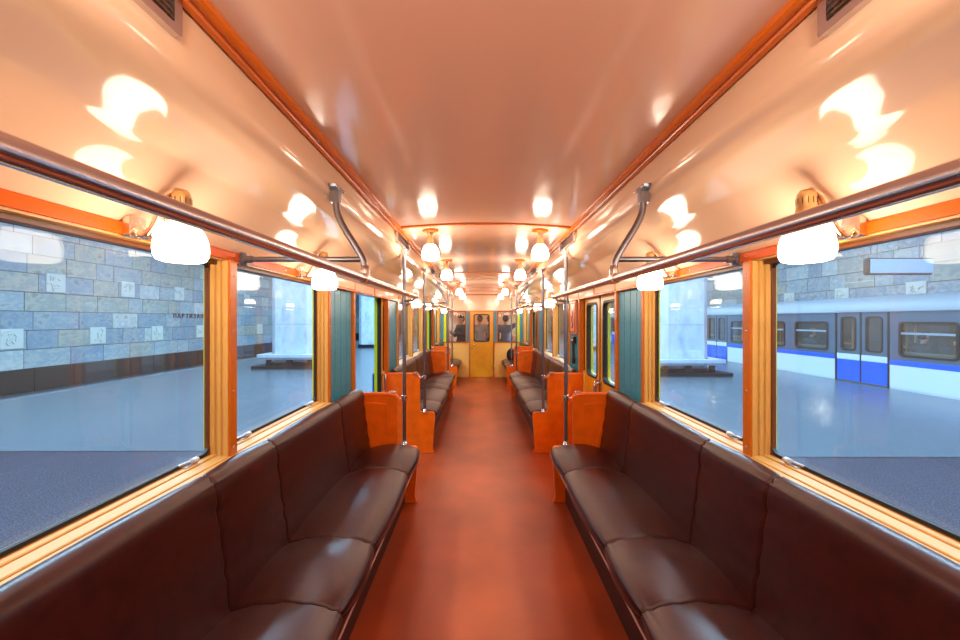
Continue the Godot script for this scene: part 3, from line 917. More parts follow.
func rail(s: int, k: int) -> void:
	var x := 0.585
	var y := 1.794
	var a: float = [0.05, 5.02][k]
	var b: float = [3.375, 8.16][k]
	var what: String = ["nearest long steel handrail", "second long steel handrail past the first doorway,"][k]
	var o := thing("handrail", "%s hung above the seats, %s" % [what, side_word[s]], "handrail", Vector3(s * x, y, -(a + b) / 2))
	put("tube", Geo.new().tube([Vector3(s * x, y, -a), Vector3(s * x, y, -b)], 0.0185, 18), M.chrome, o)
	put("end_cap", Geo.new().lathe([Vector2(0.0, -0.004), Vector2(0.016, -0.002), Vector2(0.0195, 0.006), Vector2(0.0195, 0.02)], Transform3D(Basis(Vector3.RIGHT, PI / 2), Vector3(s * x, y, -b - 0.004)), 16), M.worn_steel, o)
	# short arms to the poles
	var ends := [[b, [3.522, 8.332][k]]]
	if k == 1:
		ends.append([a, 4.838])
	for e in ends:
		put("pole_arm", Geo.new().tube([Vector3(s * x, y - 0.012, -e[0] + (0.05 if e[0] == b else -0.05)), Vector3(s * 0.62, y - 0.025, -lerpf(e[0], e[1], 0.4)), Vector3(s * 0.714, y - 0.03, -e[1])], 0.010, 10), M.worn_steel, o)
		put("pole_clamp", Geo.new().lathe([Vector2(0.016, -0.022), Vector2(0.022, -0.02), Vector2(0.022, 0.02), Vector2(0.016, 0.022)], Transform3D(Basis(), Vector3(s * 0.714, y - 0.03, -e[1])), 14), M.worn_steel, o)
	# the bent hanger from the ceiling with its strut to the wall
	var d: float = [1.88, 6.69][k]
	var z := -d
	var h := thing("rail_hanger", "bent steel hanger of the %s with a wall strut, %s" % [["nearest handrail", "second handrail"][k], side_word[s]], "bracket", Vector3(s * 0.66, y, z))
	put("hanger_tube", Geo.new().tube(spline([Vector3(s * x, y, z), Vector3(s * 0.588, 1.84, z), Vector3(s * 0.596, 1.885, z), Vector3(s * 0.635, 1.955, z), Vector3(s * 0.685, 2.035, z), Vector3(s * 0.715, 2.10, z), Vector3(s * 0.722, 2.15, z), Vector3(s * 0.722, 2.205, z)], 5), 0.0155, 14), M.worn_steel, h)
	put("rail_clamp", Geo.new().lathe([Vector2(0.0185, -0.03), Vector2(0.0245, -0.028), Vector2(0.0245, 0.028), Vector2(0.0185, 0.03)], Transform3D(Basis(Vector3.RIGHT, PI / 2), Vector3(s * x, y, z)), 14), M.chrome, h)
	put("clamp_neck", Geo.new().lathe([Vector2(0.023, 0.0), Vector2(0.022, 0.03), Vector2(0.0185, 0.05), Vector2(0.0155, 0.052)], Transform3D(Basis(), Vector3(s * x, y + 0.01, z)), 14), M.chrome, h)
	put("ceiling_mount", Geo.new().prism(PackedVector2Array([Vector2(-0.055, 0.0), Vector2(-0.05, 0.012), Vector2(-0.018, 0.022), Vector2(-0.016, 0.075), Vector2(0.016, 0.075), Vector2(0.018, 0.022), Vector2(0.05, 0.012), Vector2(0.055, 0.0)]), -0.02, 0.022, Transform3D(Basis(Vector3(0, 0, 1), Vector3(0, -1, 0), Vector3(s, 0, 0)), Vector3(s * 0.724, 2.225, z)), 20.0), M.worn_steel, h)
	for e in [-1.0, 1.0]:
		put("mount_screw", Geo.new().lathe([Vector2(0.008, 0.0), Vector2(0.007, 0.008), Vector2(0, 0.009)], Transform3D(Basis(Vector3(0, 0, 1), s * PI / 2), Vector3(s * 0.704, 2.214, z + e * 0.04)), 8), M.chrome, h)
	put("strut", Geo.new().tube([Vector3(s * 0.60, 1.885, z), Vector3(s * 1.15, 1.885, z)], 0.013, 14), M.worn_steel, h)
	put("wall_flange", Geo.new().lathe([Vector2(0.013, -0.05), Vector2(0.018, -0.048), Vector2(0.018, -0.02), Vector2(0.034, -0.012), Vector2(0.034, 0.0), Vector2(0, 0)], Transform3D(Basis(Vector3(0, 0, 1), -s * PI / 2), Vector3(s * 1.159, 1.885, z)), 16), M.worn_steel, h)

# ------------------------------------------------------------------ lamps
func globe_profile() -> Array:
	return [Vector2(0.0, 0.0), Vector2(0.052, 0.001), Vector2(0.066, 0.006), Vector2(0.073, 0.018), Vector2(0.0758, 0.036), Vector2(0.0745, 0.056), Vector2(0.070, 0.076), Vector2(0.061, 0.097), Vector2(0.048, 0.115), Vector2(0.034, 0.128), Vector2(0.026, 0.134), Vector2(0.025, 0.142)]

const WALL_LAMP := 0.22
const CEIL_LAMP := 0.33
func wall_lamp(s: int, d: float, label: String) -> void:
	var o := thing("wall_lamp", label, "lamp", Vector3(s * 1.16, 1.885, -d))
	var x := 1.0
	var yb := 1.785
	var z := -d
	put("mount_plate", Geo.new().prism(rrect(-d - 0.032, 1.862, -d + 0.032, 1.93, 0.008, 3), 1.140, 1.160, across(s)), M.nickel, o)
	put("arm", Geo.new().tube(spline([Vector3(s * 1.145, 1.892, z), Vector3(s * 1.115, 1.872, z), Vector3(s * 1.088, 1.888, z), Vector3(s * 1.066, 1.94, z), Vector3(s * 1.048, 1.985, z), Vector3(s * 1.025, 2.008, z), Vector3(s * 1.002, 2.004, z)], 5), 0.0155, 14), M.nickel, o)
	put("arm_rib", Geo.new().tube(spline([Vector3(s * 1.128, 1.872, z + 0.012), Vector3(s * 1.108, 1.868, z + 0.012), Vector3(s * 1.079, 1.90, z + 0.012), Vector3(s * 1.058, 1.95, z + 0.012)], 4), 0.008, 10), M.nickel, o)
	var T := Transform3D(Basis(), Vector3(s * x, yb, z))
	put("cap", Geo.new().lathe([Vector2(0.040, 0.124), Vector2(0.040, 0.138), Vector2(0.034, 0.156), Vector2(0.028, 0.168), Vector2(0.0275, 0.20), Vector2(0.026, 0.216), Vector2(0.018, 0.23), Vector2(0.0, 0.235)], T, 20), M.brass, o)
	for j in 12:
		var a := TAU * j / 12.0
		put("cap_slot", Geo.new().box(Vector3(-0.0015, 0.184, 0.0255), Vector3(0.0015, 0.204, 0.0285), 0.001, T * Transform3D(Basis(Vector3.UP, a), Vector3.ZERO)), M.grille_dark, o)
	put("globe", Geo.new().lathe(globe_profile(), T, 24), M.opal_glass, o)
	lamp_light(o, Vector3(s * x, yb + 0.068, z), WALL_LAMP)

func ceiling_lamp(x: float, d: float, label: String) -> void:
	var o := thing("ceiling_lamp", label, "lamp", Vector3(x, 2.36, -d))
	var T := Transform3D(Basis(), Vector3(x, 2.113, -d))
	put("base_plate", Geo.new().lathe([Vector2(0.0, 0.236), Vector2(0.05, 0.236), Vector2(0.066, 0.242), Vector2(0.069, 0.25), Vector2(0.069, 0.268)], T, 24), M.orange_wood, o)
	put("neck", Geo.new().lathe([Vector2(0.038, 0.132), Vector2(0.035, 0.150), Vector2(0.027, 0.166), Vector2(0.022, 0.185), Vector2(0.022, 0.215), Vector2(0.032, 0.226), Vector2(0.034, 0.238)], T, 20), M.brass, o)
	put("globe", Geo.new().lathe(globe_profile().map(func(p): return Vector2(p.x, p.y * 1.07)), T, 24), M.opal_glass, o)
	lamp_light(o, Vector3(x, 2.113 + 0.068, -d), CEIL_LAMP)

func lamps() -> void:
	var names := ["nearest", "second", "third", "fourth", "fifth"]
	for s in [-1, 1]:
		var ds := [1.28, 2.46, 6.0, 7.25, 10.65]
		for k in 5:
			wall_lamp(s, ds[k], "%s glowing wall lamp on a curved arm, %s" % [names[k], side_word[s]])
		var cs := [3.43, 5.13, 8.24, 9.94]
		for k in 4:
			ceiling_lamp(s * 0.47, cs[k], "%s pendant globe lamp under the ceiling on the %s" % [names[k], side_word[s]])
		for d in [0.32, -1.05]:
			ceiling_lamp(s * 0.47, d, "globe lamp under the ceiling %s on the %s" % ["above the nearest benches" if d > 0.0 else "at the rear wall", side_word[s]])

# ------------------------------------------------------------------ small things in the car
func small_things() -> void:
	var T := flip(1)
	var o := thing("notice_box", "tan instruction box on the teal boards beyond the first doorway", "notice", Vector3(1.17, 1.42, -5.12))
	put("case", Geo.new().box(Vector3(1.135, 1.42, -5.27), Vector3(1.177, 1.84, -4.96), 0.008), M.enamel_plate, o)
	put("border", Geo.new().ring(rrect(-5.255, 1.44, -4.975, 1.82, 0.01, 3), rrect(-5.24, 1.455, -4.99, 1.805, 0.008, 3), 1.131, 1.137, across(1)), M.print_brown, o)
	put("figure", Geo.new().lathe([Vector2(0.0, 0.004), Vector2(0.035, 0.003), Vector2(0.038, 0.0)], Transform3D(Basis(Vector3(0, 0, 1), PI / 2), Vector3(1.136, 1.70, -5.11)), 14), M.print_brown, o)
	put("figure", Geo.new().tube(spline([Vector3(1.133, 1.66, -5.10), Vector3(1.133, 1.60, -5.13), Vector3(1.133, 1.55, -5.08), Vector3(1.133, 1.50, -5.12)], 4), 0.008, 8), M.print_brown, o)
	var h := thing("emergency_lever", "black emergency lever hanging on the teal boards below the tan box", "lever", Vector3(1.17, 1.04, -5.12))
	put("bracket", Geo.new().box(Vector3(1.14, 1.30, -5.17), Vector3(1.178, 1.385, -5.08), 0.006), M.black_metal, h)
	put("pivot", Geo.new().lathe([Vector2(0.0, 0.03), Vector2(0.022, 0.028), Vector2(0.026, 0.0)], Transform3D(Basis(Vector3(0, 0, 1), PI / 2), Vector3(1.142, 1.34, -5.125)), 14), M.chrome, h)
	put("bar", Geo.new().tube([Vector3(1.15, 1.32, -5.125), Vector3(1.15, 1.07, -5.105)], 0.016, 10), M.black_metal, h)
	put("grip", Geo.new().lathe([Vector2(0, -0.05), Vector2(0.02, -0.045), Vector2(0.024, 0.0), Vector2(0.016, 0.04), Vector2(0, 0.045)], Transform3D(Basis(), Vector3(1.15, 1.09, -5.107)), 12), M.rubber, h)
	# a black bag left on the short bench
	var b := thing("backpack", "black backpack left on the short bench by the end wall", "bag", Vector3(0.80, 0.52, -10.75))
	var pf := pad_profile([Vector2(0.70, 0.515), Vector2(0.685, 0.60), Vector2(0.70, 0.70), Vector2(0.75, 0.765), Vector2(0.82, 0.775), Vector2(0.875, 0.73), Vector2(0.90, 0.62), Vector2(0.895, 0.52), Vector2(0.80, 0.505)])
	mat("black_cloth", Color(0.025, 0.024, 0.028), 0.7)
	put("bag_body", Geo.new().pad(pf, -10.84, -10.66, 0.05, Transform3D(), soft, 0.01, 0.01), M.black_cloth, b)
	put("front_pocket", Geo.new().pad(pad_profile([Vector2(0.715, 0.53), Vector2(0.71, 0.61), Vector2(0.74, 0.66), Vector2(0.83, 0.66), Vector2(0.865, 0.61), Vector2(0.86, 0.53)]), -10.68, -10.63, 0.02, Transform3D(), soft, 0.01, 0.004), M.black_cloth, b)
	put("carry_loop", Geo.new().tube(spline([Vector3(0.76, 0.765, -10.72), Vector3(0.775, 0.80, -10.72), Vector3(0.80, 0.802, -10.72), Vector3(0.82, 0.768, -10.72)], 4), 0.008, 8), M.black_cloth, b)
	for z in [-10.70, -10.80]:
		put("strap", Geo.new().tube(spline([Vector3(0.84, 0.77, z), Vector3(0.91, 0.72, z), Vector3(0.93, 0.62, z), Vector3(0.90, 0.53, z)], 4), 0.010, 8), M.black_cloth, b)
	b.position.y += 0.045

# ------------------------------------------------------------------ people
func field(bones: Array, cell: float, k := 0.03) -> Geo:
	# surface nets over the smooth union of tapered capsules [a, b, ra, rb]
	var lo := Vector3(1e9, 1e9, 1e9)
	var hi := -lo
	for b in bones:
		for e in [[b[0], b[2]], [b[1], b[3]]]:
			var r: Vector3 = Vector3.ONE * (e[1] + 2.5 * cell + k)
			lo = lo.min(e[0] - r)
			hi = hi.max(e[0] + r)
	var nx := int((hi.x - lo.x) / cell) + 2
	var ny := int((hi.y - lo.y) / cell) + 2
	var nz := int((hi.z - lo.z) / cell) + 2
	var f := PackedFloat32Array()
	f.resize(nx * ny * nz)
	f.fill(1.0)
	for b in bones:
		var pa: Vector3 = b[0]
		var ba: Vector3 = b[1] - b[0]
		var l2 := maxf(ba.length_squared(), 1e-9)
		var rr: float = maxf(b[2], b[3]) + 2.0 * cell + k
		var p0 := ((pa.min(b[1]) - Vector3.ONE * rr - lo) / cell).floor()
		var p1 := ((pa.max(b[1]) + Vector3.ONE * rr - lo) / cell).ceil()
		for x in range(maxi(0, int(p0.x)), mini(nx, int(p1.x) + 1)):
			for y in range(maxi(0, int(p0.y)), mini(ny, int(p1.y) + 1)):
				for z in range(maxi(0, int(p0.z)), mini(nz, int(p1.z) + 1)):
					var q := lo + Vector3(x, y, z) * cell
					var t := clampf((q - pa).dot(ba) / l2, 0.0, 1.0)
					var dd: float = (q - pa - ba * t).length() - lerpf(b[2], b[3], t)
					var at := (x * ny + y) * nz + z
					var o := f[at]
					var h := maxf(k - absf(o - dd), 0.0) / k
					f[at] = minf(o, dd) - h * h * k * 0.25
	var ids := PackedInt32Array()
	ids.resize(nx * ny * nz)
	ids.fill(-1)
	var vs := PackedVector3Array()
	var step := [ny * nz, nz, 1]
	for x in nx - 1:
		for y in ny - 1:
			for z in nz - 1:
				var at := (x * ny + y) * nz + z
				var neg := 0
				for c in 8:
					if f[at + (c & 1) * step[0] + ((c >> 1) & 1) * step[1] + (c >> 2)] < 0.0:
						neg += 1
				if neg == 0 or neg == 8:
					continue
				var acc := Vector3.ZERO
				var cnt := 0
				for c in 8:
					for ax in 3:
						if (c >> ax) & 1:
							continue
						var c2 := c | (1 << ax)
						var f0 := f[at + (c & 1) * step[0] + ((c >> 1) & 1) * step[1] + (c >> 2)]
						var f1 := f[at + (c2 & 1) * step[0] + ((c2 >> 1) & 1) * step[1] + (c2 >> 2)]
						if (f0 < 0.0) != (f1 < 0.0):
							var p := Vector3(c & 1, (c >> 1) & 1, c >> 2)
							p[ax] += f0 / (f0 - f1)
							acc += p
							cnt += 1
				ids[at] = vs.size()
				vs.append(lo + (Vector3(x, y, z) + acc / cnt) * cell)
	var ns := PackedVector3Array()
	for p in vs:
		var g := ((p - lo) / cell)
		var x := clampi(int(g.x), 1, nx - 3)
		var y := clampi(int(g.y), 1, ny - 3)
		var z := clampi(int(g.z), 1, nz - 3)
		var gr := Vector3.ZERO
		for c in 8:
			var at := ((x + (c & 1)) * ny + y + ((c >> 1) & 1)) * nz + z + (c >> 2)
			gr += Vector3(f[at + step[0]] - f[at - step[0]], f[at + step[1]] - f[at - step[1]], f[at + 1] - f[at - 1])
		ns.append(gr.normalized() if gr.length() > 1e-9 else Vector3.UP)
	var out := Geo.new()
	for x in range(1, nx - 1):
		for y in range(1, ny - 1):
			for z in range(1, nz - 1):
				var at := (x * ny + y) * nz + z
				for ax in 3:
					if (f[at] < 0.0) == (f[at + step[ax]] < 0.0):
						continue
					var u: int = step[(ax + 1) % 3]
					var w: int = step[(ax + 2) % 3]
					var q := [ids[at], ids[at - u], ids[at - u - w], ids[at - w]]
					if q.min() < 0:
						continue
					out.quad(vs[q[0]], vs[q[1]], vs[q[2]], vs[q[3]], ns[q[0]], ns[q[1]], ns[q[2]], ns[q[3]])
	return out

func person(label: String, at: Vector3, turn: float, look: Dictionary, arms: Dictionary, seated := false, group := "") -> void:
	# local frame: y up, facing -z; hands given as wrist positions for left and right
	var o := thing("person", label, "person", at, group)
	org[o] = Vector3.ZERO
	o.rotation.y = turn
	var hip := 0.90
	var J := {}
	if seated:
		hip = 0.50
	var up := hip - 0.90
	var neck := Vector3(0, 1.45 + up, 0.01)
	var head: Vector3 = Vector3(0, 1.615 + up, -0.015) + look.get("nod", Vector3.ZERO)
	var body := [[Vector3(0, 0.97 + up, 0), Vector3(0, 1.12 + up, 0), 0.125, 0.115], [Vector3(0, 1.12 + up, 0), Vector3(0, 1.32 + up, 0.01), 0.12, 0.125], [Vector3(-0.10, 1.33 + up, 0.01), Vector3(0.10, 1.33 + up, 0.01), 0.10, 0.10], [Vector3(-0.06, 0.94 + up, 0), Vector3(0.06, 0.94 + up, 0), 0.115, 0.115]]
	var shirt := body.duplicate()
	var skin := [[neck - Vector3(0, 0.08, 0), neck + Vector3(0, 0.08, -0.01), 0.056, 0.052], [head + Vector3(0, 0.03, 0.012), head + Vector3(0, 0.035, 0.0), 0.088, 0.085], [head + Vector3(0, -0.045, -0.035), head + Vector3(0, -0.075, -0.045), 0.058, 0.042],
		[head + Vector3(0, 0.0, -0.085), head + Vector3(0, -0.028, -0.102), 0.010, 0.015], [head + Vector3(-0.082, -0.01, 0.01), head + Vector3(-0.085, 0.02, 0.012), 0.012, 0.016], [head + Vector3(0.082, -0.01, 0.01), head + Vector3(0.085, 0.02, 0.012), 0.012, 0.016]]
	var trousers := [[Vector3(-0.06, 0.93 + up, 0), Vector3(0.06, 0.93 + up, 0), 0.125, 0.125]]
	var shoes := []
	var hands := []
	for s in [-1.0, 1.0]:
		var sh := Vector3(s * 0.185, 1.395 + up, 0.01)
		var wr: Vector3 = arms["l" if s < 0 else "r"] + Vector3(0, up, 0)
		var mid := (sh + wr) * 0.5
		var reach := (wr - sh).length()
		var bend := sqrt(maxf(0.0, 0.285 * 0.285 - reach * reach * 0.25))
		var out := Vector3(s * 0.5, -0.6, 0.5)
		var ax := (wr - sh).normalized()
		out = (out - ax * out.dot(ax)).normalized()
		var el := mid + out * bend
		shirt.append([sh, el, 0.062, 0.05])
		shirt.append([el, wr, 0.05, 0.04])
		skin.append([el, wr, 0.04, 0.029])
		var fd := (wr - el).normalized()
		var palm := wr + fd * 0.085
		var sd := fd.cross(Vector3(0, 0, 1) if absf(fd.z) < 0.8 else Vector3(0, 1, 0)).normalized()
		var inn: Vector3 = sd.cross(fd) * s
		hands.append([wr - fd * 0.02, wr + fd * 0.03, 0.026, 0.027])
		for q in 4:
			var base := palm + sd * ((q - 1.5) * 0.021)
			var ln: float = [0.066, 0.078, 0.074, 0.058][q]
			hands.append([wr + fd * 0.02 + sd * ((q - 1.5) * 0.013), base, 0.016, 0.013])
			var k1: Vector3 = base + (fd + inn * 0.25).normalized() * ln * 0.5
			hands.append([base, k1, 0.0098, 0.0088])
			hands.append([k1, k1 + (fd + inn * 0.8).normalized() * ln * 0.5, 0.0088, 0.0075])
		var th := wr + fd * 0.03 - sd * 0.028
		hands.append([wr + fd * 0.015, th, 0.016, 0.012])
		hands.append([th, th + (fd - sd * 0.8 + inn * 0.4).normalized() * 0.05, 0.0115, 0.009])
		var hj := Vector3(s * 0.095, 0.90 + up, 0)
		var kn: Vector3
		var an: Vector3
		if seated:
			kn = Vector3(s * 0.11, 0.50, -0.42)
			an = Vector3(s * 0.11, 0.09, -0.40)
		else:
			kn = Vector3(s * 0.10, 0.49, -0.015)
			an = Vector3(s * 0.105, 0.09, 0.02)
		trousers.append([hj, kn, 0.088, 0.062])
		trousers.append([kn, an, 0.062, 0.046])
		skin.append([hj, kn, 0.07, 0.05])
		skin.append([kn, an - Vector3(0, 0.03, 0), 0.05, 0.036])
		shoes.append([an + Vector3(0, -0.045, 0.03), an + Vector3(0, -0.055, -0.14), 0.042, 0.036])
		shoes.append([an + Vector3(0, -0.02, 0.0), an + Vector3(0, -0.045, 0.02), 0.045, 0.045])
	skin.append_array(body.map(func(b): return [b[0], b[1], b[2] * 0.9, b[3] * 0.9]))
	var key := "cloth_%s" % look.top.to_html()
	if not M.has(key):
		mat(key, look.top, 0.8)
	if not M.has("skin"):
		mat("skin", Color(0.78, 0.55, 0.43), 0.5)
		mat("hair", Color(0.12, 0.08, 0.06), 0.6)
		mat("trouser_cloth", Color(0.05, 0.055, 0.075), 0.8)
		mat("shoe_leather", Color(0.05, 0.045, 0.04), 0.4)
		mat("eye", Color(0.03, 0.025, 0.02), 0.2)
	var sk := field(skin, 0.016, 0.03)
	var hd := field(hands, 0.006, 0.008)
	sk.add(hd.mesh(), Transform3D())
	put("body", sk, M.skin, o)
	var hr := put("hair", field([[head + Vector3(0, 0.055, 0.02), head + Vector3(0, 0.06, 0.0), 0.09, 0.085], [head + Vector3(0, 0.0, 0.05), head + Vector3(0, 0.03, 0.045), 0.075, 0.08]], 0.012, 0.02), M.hair, o)
	for s in [-1.0, 1.0]:
		put("eye", Geo.new().lathe([Vector2(0, -0.007), Vector2(0.008, -0.003), Vector2(0.009, 0.002), Vector2(0.0, 0.007)], Transform3D(Basis(), head + Vector3(s * 0.031, 0.005, -0.078)), 8), M.eye, o)
	put("jacket", field(shirt.map(func(b): return [b[0], b[1], b[2] + 0.012, b[3] + 0.012]), 0.02, 0.05), M[key], o)
	put("trousers", field(trousers, 0.02, 0.03), M.trouser_cloth, o)
	put("shoes", field(shoes, 0.014, 0.02), M.shoe_leather, o)

func next_car() -> void:
	# what shows through the end windows: the lit space of the coupled car with people standing in it
	var a := END + 0.45
	var b := END + 5.0
	var o := struct("coupled_car", "lit peach interior of the coupled car seen through the end windows", Vector3(0, 0, -a))
	put("floor", Geo.new().box(Vector3(-1.3, -0.05, -b), Vector3(1.3, 0, -END - 0.07), 0.0), M.linoleum, o)
	put("ceiling", Geo.new().box(Vector3(-1.3, 2.38, -b), Vector3(1.3, 2.42, -END - 0.07), 0.0), M.peach_ceiling, o)
	put("end_panel", Geo.new().box(Vector3(-1.3, 0, -b - 0.05), Vector3(1.3, 2.42, -b), 0.0), M.next_car_paint, o)
	for s in [-1, 1]:
		put("side_panel", Geo.new().box(Vector3(1.26, 0, -b), Vector3(1.32, 1.0, -END - 0.07), 0.0, flip(s)), M.next_car_paint, o)
		put("side_panel", Geo.new().box(Vector3(1.26, 1.8, -b), Vector3(1.32, 2.42, -END - 0.07), 0.0, flip(s)), M.next_car_paint, o)
		for k in 4:
			put("window_post", Geo.new().box(Vector3(1.24, 1.0, -END - 0.5 - k * 1.25 - 0.1), Vector3(1.32, 1.8, -END - 0.5 - k * 1.25 + 0.1), 0.003, flip(s)), M.light_wood_upright, o)
	for s in [-1, 1]:
		ceiling_lamp(s * 0.47, 12.9, "globe lamp inside the coupled car, behind the end wall windows on the %s" % side_word[s])
		ceiling_lamp(s * 0.47, 15.0, "globe lamp deep inside the coupled car on the %s" % side_word[s])
	person("person in a light grey jacket behind the end door window, seen from behind", Vector3(-0.05, 0, -12.25), 0.15, {"top": Color(0.55, 0.53, 0.56)}, {"l": Vector3(-0.20, 1.02, -0.25), "r": Vector3(0.20, 1.02, -0.25)})
	person("person in a black coat behind the end door window, beside the grey jacket", Vector3(0.27, 0, -12.95), -0.3, {"top": Color(0.03, 0.03, 0.035)}, {"l": Vector3(-0.27, 0.86, -0.06), "r": Vector3(0.27, 0.86, -0.06)})
	person("person in a blue-grey jacket raising one arm behind the end window, blue train side", Vector3(0.74, 0, -12.3), -0.2, {"top": Color(0.33, 0.37, 0.47)}, {"l": Vector3(-0.26, 0.87, -0.08), "r": Vector3(0.34, 1.72, -0.22)})
	person("person in a dark jacket behind the end window on the stone wall side", Vector3(-0.62, 0, -12.3), 2.2, {"top": Color(0.06, 0.065, 0.085)}, {"l": Vector3(-0.14, 1.20, -0.28), "r": Vector3(0.14, 1.22, -0.28)})

# ------------------------------------------------------------------ the station
const PLAT := -0.05
const WALLX := 13.0
func station() -> void:
	for s in [-1, 1]:
		var T := flip(s)
		var cut: float = 5.04 if s < 0 else 4.82
		var p := struct("platform_floor", "polished blue-grey granite platform floor on the %s" % side_word[s])
		put("slab", Geo.new().box(Vector3(1.46, -0.5, -62.0), Vector3(9.75, PLAT, -cut), 0.0, T), M.polished_granite, p)
		var q := struct("platform_paving", "dark speckled granite paving beside the car on the %s" % side_word[s])
		put("slab", Geo.new().box(Vector3(1.46, -0.5, -cut + 0.05), Vector3(9.75, PLAT, 8.0), 0.0, T), M.dark_granite, q)
		put("joint", Geo.new().box(Vector3(1.46, -0.5, -cut), Vector3(9.75, PLAT - 0.004, -cut + 0.05), 0.0, T), M.dark_stone, q)
		put("edge_band", Geo.new().box(Vector3(9.75, -0.5, -62.0), Vector3(9.95, PLAT + 0.004, 8.0), 0.004, T), M.polished_granite, p)
		station_wall(s)
	var g := struct("track_bed", "dark track bed below the platforms")
	put("bed", Geo.new().box(Vector3(-13.2, -1.4, -62), Vector3(13.2, -1.2, 8), 0.0), M.pit_dark, g)
	for s in [-1, 1]:
		for x in [1.46, 9.7]:
			put("pit_wall", Geo.new().box(Vector3(x, -1.2, -62), Vector3(x + 0.15, -0.5, 8), 0.0, flip(s)), M.pit_dark, g)
	var c := struct("station_ceiling", "white plaster ceiling of the station")
	put("plaster", Geo.new().box(Vector3(-13.2, 5.4, -62), Vector3(13.2, 5.6, 8), 0.0), M.station_plaster, c)
	var e := struct("station_end", "plain end walls of the station hall")
	put("end_panel", Geo.new().box(Vector3(-13.2, -1.4, -62.2), Vector3(13.2, 5.6, -62), 0.0), M.stone_1, e)
	put("end_panel", Geo.new().box(Vector3(-13.2, -1.4, 8), Vector3(13.2, 5.6, 8.2), 0.0), M.stone_1, e)

func station_wall(s: int) -> void:
	var w := struct("wall_%s" % ("track" if s < 0 else "train"), "track wall of blue-grey stone blocks with square relief plaques%s" % (" and a dark plinth" if s < 0 else " above the blue train"), Vector3(s * WALLX, 0, -20))
	var T := flip(s)
	put("backing", Geo.new().box(Vector3(WALLX + 0.03, -1.3, -62), Vector3(WALLX + 0.25, 5.4, 8), 0.0, T), M.mortar, w)
	var lo := 0.2 if s < 0 else 1.6
	var r0 := RandomNumberGenerator.new()
	r0.seed = 100 + s
	var h := 0.55
	var row := 0
	while lo + row * h < 4.7:
		var y: float = lo + row * h
		var d: float = (2.0 if s < 0 else 8.0) + r0.randf() * 0.6
		var stop: float = 27.0 if s < 0 else 25.0
		put("near_course", Geo.new().box(Vector3(WALLX, y + 0.008, -d - 0.008), Vector3(WALLX + 0.06, y + h - 0.008, 8.0), 0.004, T), M["stone_%d" % ((row + 2) % 5)], w)
		while d < stop:
			var l := r0.randf_range(0.6, 1.35)
			var out := r0.randf_range(0.0, 0.012)
			put("stone_block", Geo.new().box(Vector3(WALLX - out, y + 0.008, -d - l + 0.008), Vector3(WALLX + 0.06, y + h - 0.008, -d - 0.008), 0.006, T), M["stone_%d" % r0.randi_range(0, 4)], w)
			d += l
		# the run beyond, too far to tell the stones apart
		put("far_course", Geo.new().box(Vector3(WALLX, y + 0.008, -62.0), Vector3(WALLX + 0.06, y + h - 0.008, -d - 0.008), 0.004, T), M["stone_%d" % (row % 5)], w)
		row += 1
	if s < 0:
		var d := 1.0
		put("near_plinth", Geo.new().box(Vector3(WALLX - 0.03, -0.45, -d + 0.008), Vector3(WALLX + 0.05, 0.19, 8.0), 0.004, T), M.dark_stone, w)
		while d < 27.0:
			var l := r0.randf_range(0.9, 1.5)
			put("plinth_block", Geo.new().box(Vector3(WALLX - 0.03, -0.45, -d - l + 0.008), Vector3(WALLX + 0.05, 0.19, -d - 0.008), 0.008, T), M.dark_stone, w)
			d += l
		put("far_plinth", Geo.new().box(Vector3(WALLX - 0.03, -0.45, -62.0), Vector3(WALLX + 0.05, 0.19, -d - 0.008), 0.004, T), M.dark_stone, w)
	# square plaques with shallow carving
	var list := []
	if s < 0:
		for k in 5:
			list.append([12.2 + k * 2.5, 2.72])
		for k in 6:
			list.append([11.05 + k * 2.49, 1.075])
	else:
		for k in 6:
			list.append([11.95 + k * 2.45, 2.47])
	for k in list.size():
		var d: float = list[k][0]
		var y: float = list[k][1]
		var g := Geo.new().box(Vector3(WALLX - 0.035, y - 0.28, -d - 0.28), Vector3(WALLX + 0.02, y + 0.28, -d + 0.28), 0.01, T)
		# carving: a few rounded ridges and bosses
		for j in 9:
			var a := r0.randf() * TAU
			var c := Vector2(r0.randf_range(-0.17, 0.17), r0.randf_range(-0.17, 0.17))
			var e := Vector2(cos(a), sin(a)) * r0.randf_range(0.04, 0.10)
			var m := Vector2(-e.y, e.x) * r0.randf_range(-0.8, 0.8)
			g.tube(spline([Vector3(WALLX - 0.038, y + c.y - e.y, -d + c.x - e.x), Vector3(WALLX - 0.045, y + c.y + m.y, -d + c.x + m.x), Vector3(WALLX - 0.038, y + c.y + e.y, -d + c.x + e.x)], 3), 0.022, 6, T)
		put("relief_plaque", g, M.relief_stone, w)

